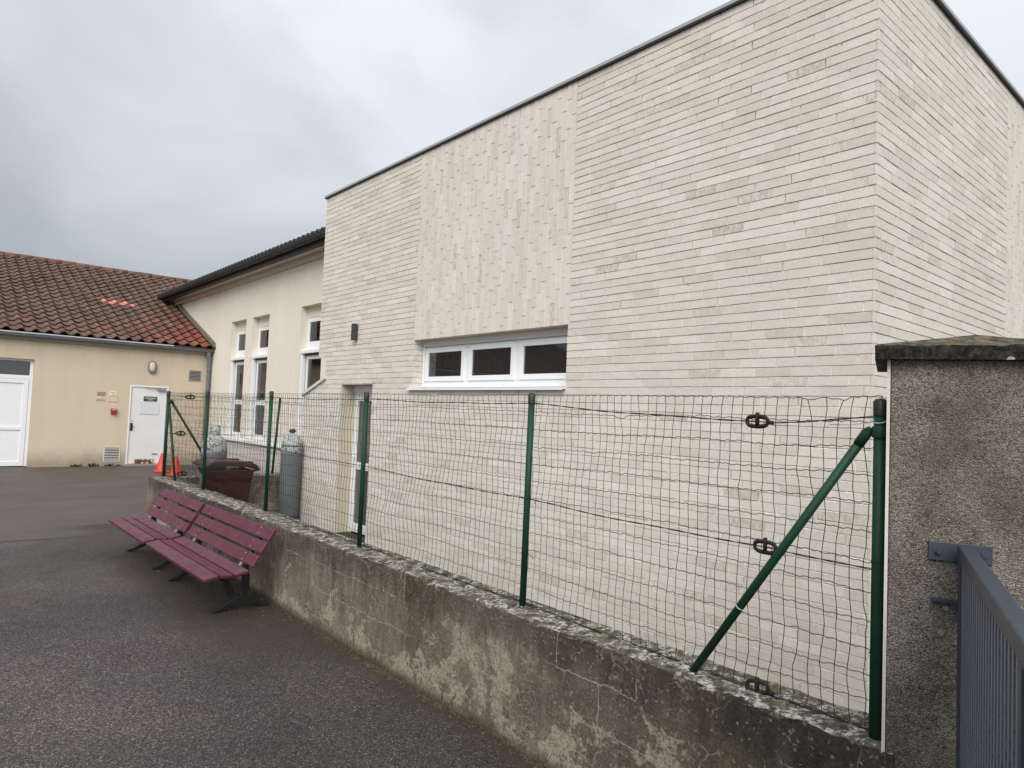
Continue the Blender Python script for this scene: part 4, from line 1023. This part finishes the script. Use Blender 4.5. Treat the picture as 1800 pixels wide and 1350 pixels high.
# ------------------------------------------------------------------ wheelie bin
bn = thing('wheelie_bin', 'dark brown wheelie bin with its lid slightly ajar behind the fence', 'bin', (3.1, 9.3, 0))
mb = MB()
def ring_(z, x0, x1, y0, y1): return [(x0, y0, z), (x1, y0, z), (x1, y1, z), (x0, y1, z)]
rs = [ring_(0.06, 2.93, 3.33, 9.06, 9.52), ring_(0.74, 2.865, 3.395, 8.99, 9.58), ring_(0.80, 2.83, 3.405, 8.97, 9.60), ring_(0.90, 2.745, 3.42, 8.955, 9.615)]
mb.add(sum(rs, []), [[i*4+k, i*4+(k+1) % 4, (i+1)*4+(k+1) % 4, (i+1)*4+k] for i in range(3) for k in range(4)]+[[3, 2, 1, 0], [12, 13, 14, 15]])
bn.scale = (0.82, 0.9, 1)
build('body', mb, m_bin, bn, 0.012)
mb = MB(); mb.prism([(2.69, 8.94, 0.935), (2.69, 8.94, 0.965), (2.76, 8.94, 1.000), (2.90, 8.94, 1.012), (3.40, 8.94, 0.985), (3.47, 8.94, 0.950), (3.47, 8.94, 0.915), (3.40, 8.94, 0.935), (2.90, 8.94, 0.955)], (0, 0.69, 0)); mb.tube([(2.80, 9.00, 1.008), (3.40, 9.00, 0.990)], 0.016, 8); mb.tube([(2.80, 9.57, 1.008), (3.40, 9.57, 0.990)], 0.016, 8); build('lid', mb, m_bin, bn, 0.012)
mb = MB(); mb.tube([(3.40, 8.98, 0.885), (3.50, 8.98, 0.905), (3.52, 9.05, 0.905), (3.52, 9.50, 0.905), (3.50, 9.59, 0.905), (3.40, 9.59, 0.885)], 0.018, 10); build('handle', mb, m_bin, bn)
for wy in (9.03, 9.55):
    mb = MB(); mb.tube([(3.36, wy-0.03, 0.10), (3.36, wy+0.03, 0.10)], 0.10, 20); build('wheel', mb, m_black, bn)

# ------------------------------------------------------------------ gas cylinders
def cylinder(x, y, r, zs, ztop, label, cage):
    o = thing('gas_cylinder', label, 'gas cylinder', (x, y, 0), 'grey gas cylinders in the enclosure')
    mb = MB(); mb.lathe([(r*0.55, 0.05), (r*0.96, 0.075), (r, 0.12), (r, zs-0.10), (r*0.985, zs-0.055), (r*0.90, zs-0.005), (r*0.68, zs+0.045), (r*0.38, zs+0.075), (r*0.28, zs+0.085), (0, zs+0.085)], (x, y, 0), 32); build('tank', mb, m_cyl, o)
    mb = MB(); mb.lathe([(r*0.86, 0), (r*0.9, 0.002), (r*0.9, 0.09), (r*0.8, 0.09)], (x, y, 0), 28); build('foot_ring', mb, m_black, o)
    if cage:
        mb = MB(); mb.lathe([(0.062, zs+0.065), (0.066, zs+0.07), (0.070, ztop), (0.055, ztop+0.005), (0.0, ztop+0.005)], (x, y, 0), 18); build('valve_cap', mb, m_cyl, o)
    else:
        mb = MB(); mb.lathe([(0.03, zs+0.07), (0.03, zs+0.12), (0.018, zs+0.125), (0.018, ztop-0.035), (0, ztop-0.035)], (x, y, 0), 12)
        mb.tube([(x-0.05, y, zs+0.12), (x+0.05, y, zs+0.12)], 0.016, 8); mb.lathe([(0, ztop-0.04), (0.04, ztop-0.038), (0.045, ztop-0.02), (0.035, ztop), (0, ztop)], (x, y, 0), 10); build('valve', mb, m_dark, o)
        mb = MB(); mb.tube([(x+(r+0.002)*math.cos(a), y+(r+0.002)*math.sin(a), zs-0.10) for a in [2*math.pi*k/32 for k in range(32)]], 0.006, 5, closed=True); build('band', mb, m_dark, o)
cylinder(4.315, 10.09, 0.150, 1.25, 1.405, 'tall narrow gas cylinder standing at the end of the brick wall', False)
cylinder(3.175, 10.06, 0.170, 1.22, 1.43, 'gas cylinder with a tall valve cap standing behind the brown bin', True)

# ------------------------------------------------------------------ traffic cones
def cone(x, y, label, h=0.46):
    o = thing('traffic_cone', label, 'traffic cone', (x, y, 0), 'traffic cones by the service door')
    mb = MB(); mb.lathe([(0.135, 0.028), (0.125, 0.04), (0.036, h-0.02), (0.030, h), (0.02, h+0.002), (0, h-0.01)], (x, y, 0), 24); build('body', mb, m_cone, o)
    mb = MB(); mb.box(x-0.17, x+0.17, y-0.17, y+0.17, 0.0, 0.03); build('base', mb, m_cone, o, 0.012)
cone(4.60, 18.45, 'orange-red traffic cone close to the rusty white door'); cone(4.66, 17.45, 'orange-red traffic cone showing behind the fence corner, right of the other')

# ------------------------------------------------------------------ gate pillar
pl = thing('gate_pillar', 'dark pebbledash gate pillar at the right edge with a mossy capstone', 'pillar', (2.75, 0.75, 0))
u_ = Vector((0.453, -0.891, 0)); P0 = Vector((2.49, 0.925, 0)); P3 = Vector((2.95, 1.0975, 0)); P1 = P0+u_*0.52; P2 = P3+u_*0.52
mb = MB(); mb.prism([P0, P3, P2, P1][::-1], (0, 0, 1.992)); build('shaft', mb, m_rough, pl, 0.006)
lat = Vector((-(P3-P0).y, (P3-P0).x, 0)).normalized()
mb = MB(); mb.prism([P0+lat*0.001, P3+lat*0.001, P3+lat*0.011, P0+lat*0.011][::-1], (0, 0, 1.99)); build('painted_side', mb, m_painted, pl)
A = Vector((2.43, 0.954, 1.989)); Dv = Vector((2.991, 1.163, 1.989)); B = A+u_*0.63; Cv = Dv+u_*0.63
up = Vector((0, 0, 0.047)); mid = (A+B+Cv+Dv)/4; pk = Vector((mid.x, mid.y, 2.105))
mb = MB(); rn = random.Random(4)
# cap: subdivided slopes with a slightly worn surface
def edge(a, b, n): return [a.lerp(b, k/n) for k in range(n)]
loop = edge(A, B, 14)+edge(B, Cv, 12)+edge(Cv, Dv, 14)+edge(Dv, A, 12); n = len(loop); v = []
for lev, (h, s) in enumerate(((0, 1.0), (0.024, 1.0), (0.045, 1.0), (0.049, 0.985))+tuple((0.049+0.067*q, 0.985-0.985*q) for q in (0.15, 0.32, 0.5, 0.68, 0.85))):
    for p_ in loop:
        q_ = mid+(p_-mid)*s; q_.z = 1.989+h+rn.uniform(-0.0022, 0.0022)*(lev > 0); q_ += Vector((rn.uniform(-1, 1), rn.uniform(-1, 1), 0))*0.0016*(lev > 0); v.append(q_)
f = [[i*n+k, i*n+(k+1) % n, (i+1)*n+(k+1) % n, (i+1)*n+k] for i in range(8) for k in range(n)]
v.append(pk); f += [[8*n+k, 8*n+(k+1) % n, len(v)-1] for k in range(n)]; f.append(list(range(n))[::-1])
mb.add(v, f); build('capstone', mb, m_cap, pl)
nn_ = Vector((-0.891, -0.453, 0))
def onface(du, off, z): p_ = P0+u_*du+nn_*off; return Vector((p_.x, p_.y, z))
mb = MB()
for du, z in ((0.167, 1.182), (0.153, 1.10)): mb = MB(); mb.tube([onface(du, 0.0, z), onface(du, 0.012, z)], [0.011, 0.008], 10); build('anchor_bolt', mb, m_grey, pl)

# ------------------------------------------------------------------ gate
gt = thing('metal_gate', 'slate blue metal gate with grating infill hinged on the pillar', 'gate', (2.55, 0.75, 0))
mb = MB(); mb.obox(onface(0.116, 0.0015, 1.333), u_*0.177, nn_*0.008, Vector((0, 0, 0.060))); pt = build('hinge_plate', mb, m_gate, gt, 0.0015)
mb = MB()
for du in (0.143, 0.268): mb = MB(); mb.tube([onface(du, 0.0095, 1.362), onface(du, 0.013, 1.362)], 0.012, 12); mb.tube([onface(du, 0.013, 1.362), onface(du, 0.022, 1.362)], 0.0075, 6); build('bolt', mb, m_gate, pt)
G = Vector((2.541, 0.737, 0)); gd = Vector((-0.934, -0.357, 0)); gw = Vector((0.357, -0.934, 0))
def bar(mb, t0, t1, w0, w1, z0, z1): mb.obox(G+gd*t0+gw*w0+Vector((0, 0, z0)), gd*(t1-t0), gw*(w1-w0), Vector((0, 0, z1-z0)))
for z_ in (1.350, 0.08): mb = MB(); bar(mb, 0.0, 1.62, 0.0, 0.042, z_, z_+0.046); build('rail', mb, m_gate, gt, 0.004)
mb = MB(); bar(mb, 0.006, 0.056, 0.001, 0.041, 0.126, 1.349); build('stile', mb, m_gate, gt, 0.004)
mb = MB(); bar(mb, 1.10, 1.14, 0.001, 0.041, 0.126, 1.349); build('stile', mb, m_gate, gt, 0.004)
mb = MB(); bar(mb, 1.58, 1.62, 0.001, 0.041, 0.126, 1.349); build('stile', mb, m_gate, gt, 0.004)
mb = MB(); bar(mb, 1.14, 1.58, 0.014, 0.028, 0.126, 1.349); build('infill_panel', mb, m_gate, gt)
mb = MB(); t_ = 0.072
while t_ < 1.08:
    bar(mb, t_, t_+0.020, 0.006, 0.010, 0.126, 1.349); t_ += 0.0465
build('grating', mb, m_grating, gt)
mb = MB(); bar(mb, 0.057, 1.099, 0.030, 0.034, 0.126, 1.349); build('backing_panel', mb, m_dark, gt)
mb = MB(); z = 0.15
while z < 1.33:
    bar(mb, 0.057, 1.099, 0.0075, 0.0150, z, z+0.009); z += 0.040
build('cross_rods', mb, m_black, gt)
mb = MB(); o_ = G-gd*0.02+gw*0.02
mb.tube([(o_.x, o_.y, 1.19), (o_.x, o_.y, 1.36)], 0.012, 12); mb.tube([(o_.x, o_.y, 1.175), (o_.x, o_.y, 1.19)], 0.022, 14)
mb.obox(onface(0.125, 0.0015, 1.205), u_*0.075, nn_*0.03, Vector((0, 0, 0.006)))
build('hinge', mb, m_gate, gt)

# ------------------------------------------------------------------ crumbs of moss and gravel along the wall foot
mb = MB()
for k in range(1500):
    y = 1.2+9.2*random.random()**1.1; near_bench = 5.3 < y < 9.5
    x = 2.478-abs(random.gauss(0, 0.035 if not near_bench or random.random() < 0.5 else 0.28)); s_ = random.uniform(0.003, 0.013)*(1 if random.random() < 0.93 else 1.5)
    a = random.uniform(0, 6.28); v = [Vector((x+s_*math.cos(a+q*2.09)*random.uniform(0.6, 1.2), y+s_*math.sin(a+q*2.09)*random.uniform(0.6, 1.3), 0.0)) for q in range(3)]
    v.append(Vector((x, y, s_*random.uniform(0.5, 1.1)))); mb.add(v, [[0, 1, 3], [1, 2, 3], [2, 0, 3]])
tag(build('moss_crumbs', mb, m_moss), 'crumbs of moss and grit gathered along the foot of the low wall', 'debris', kind='stuff')
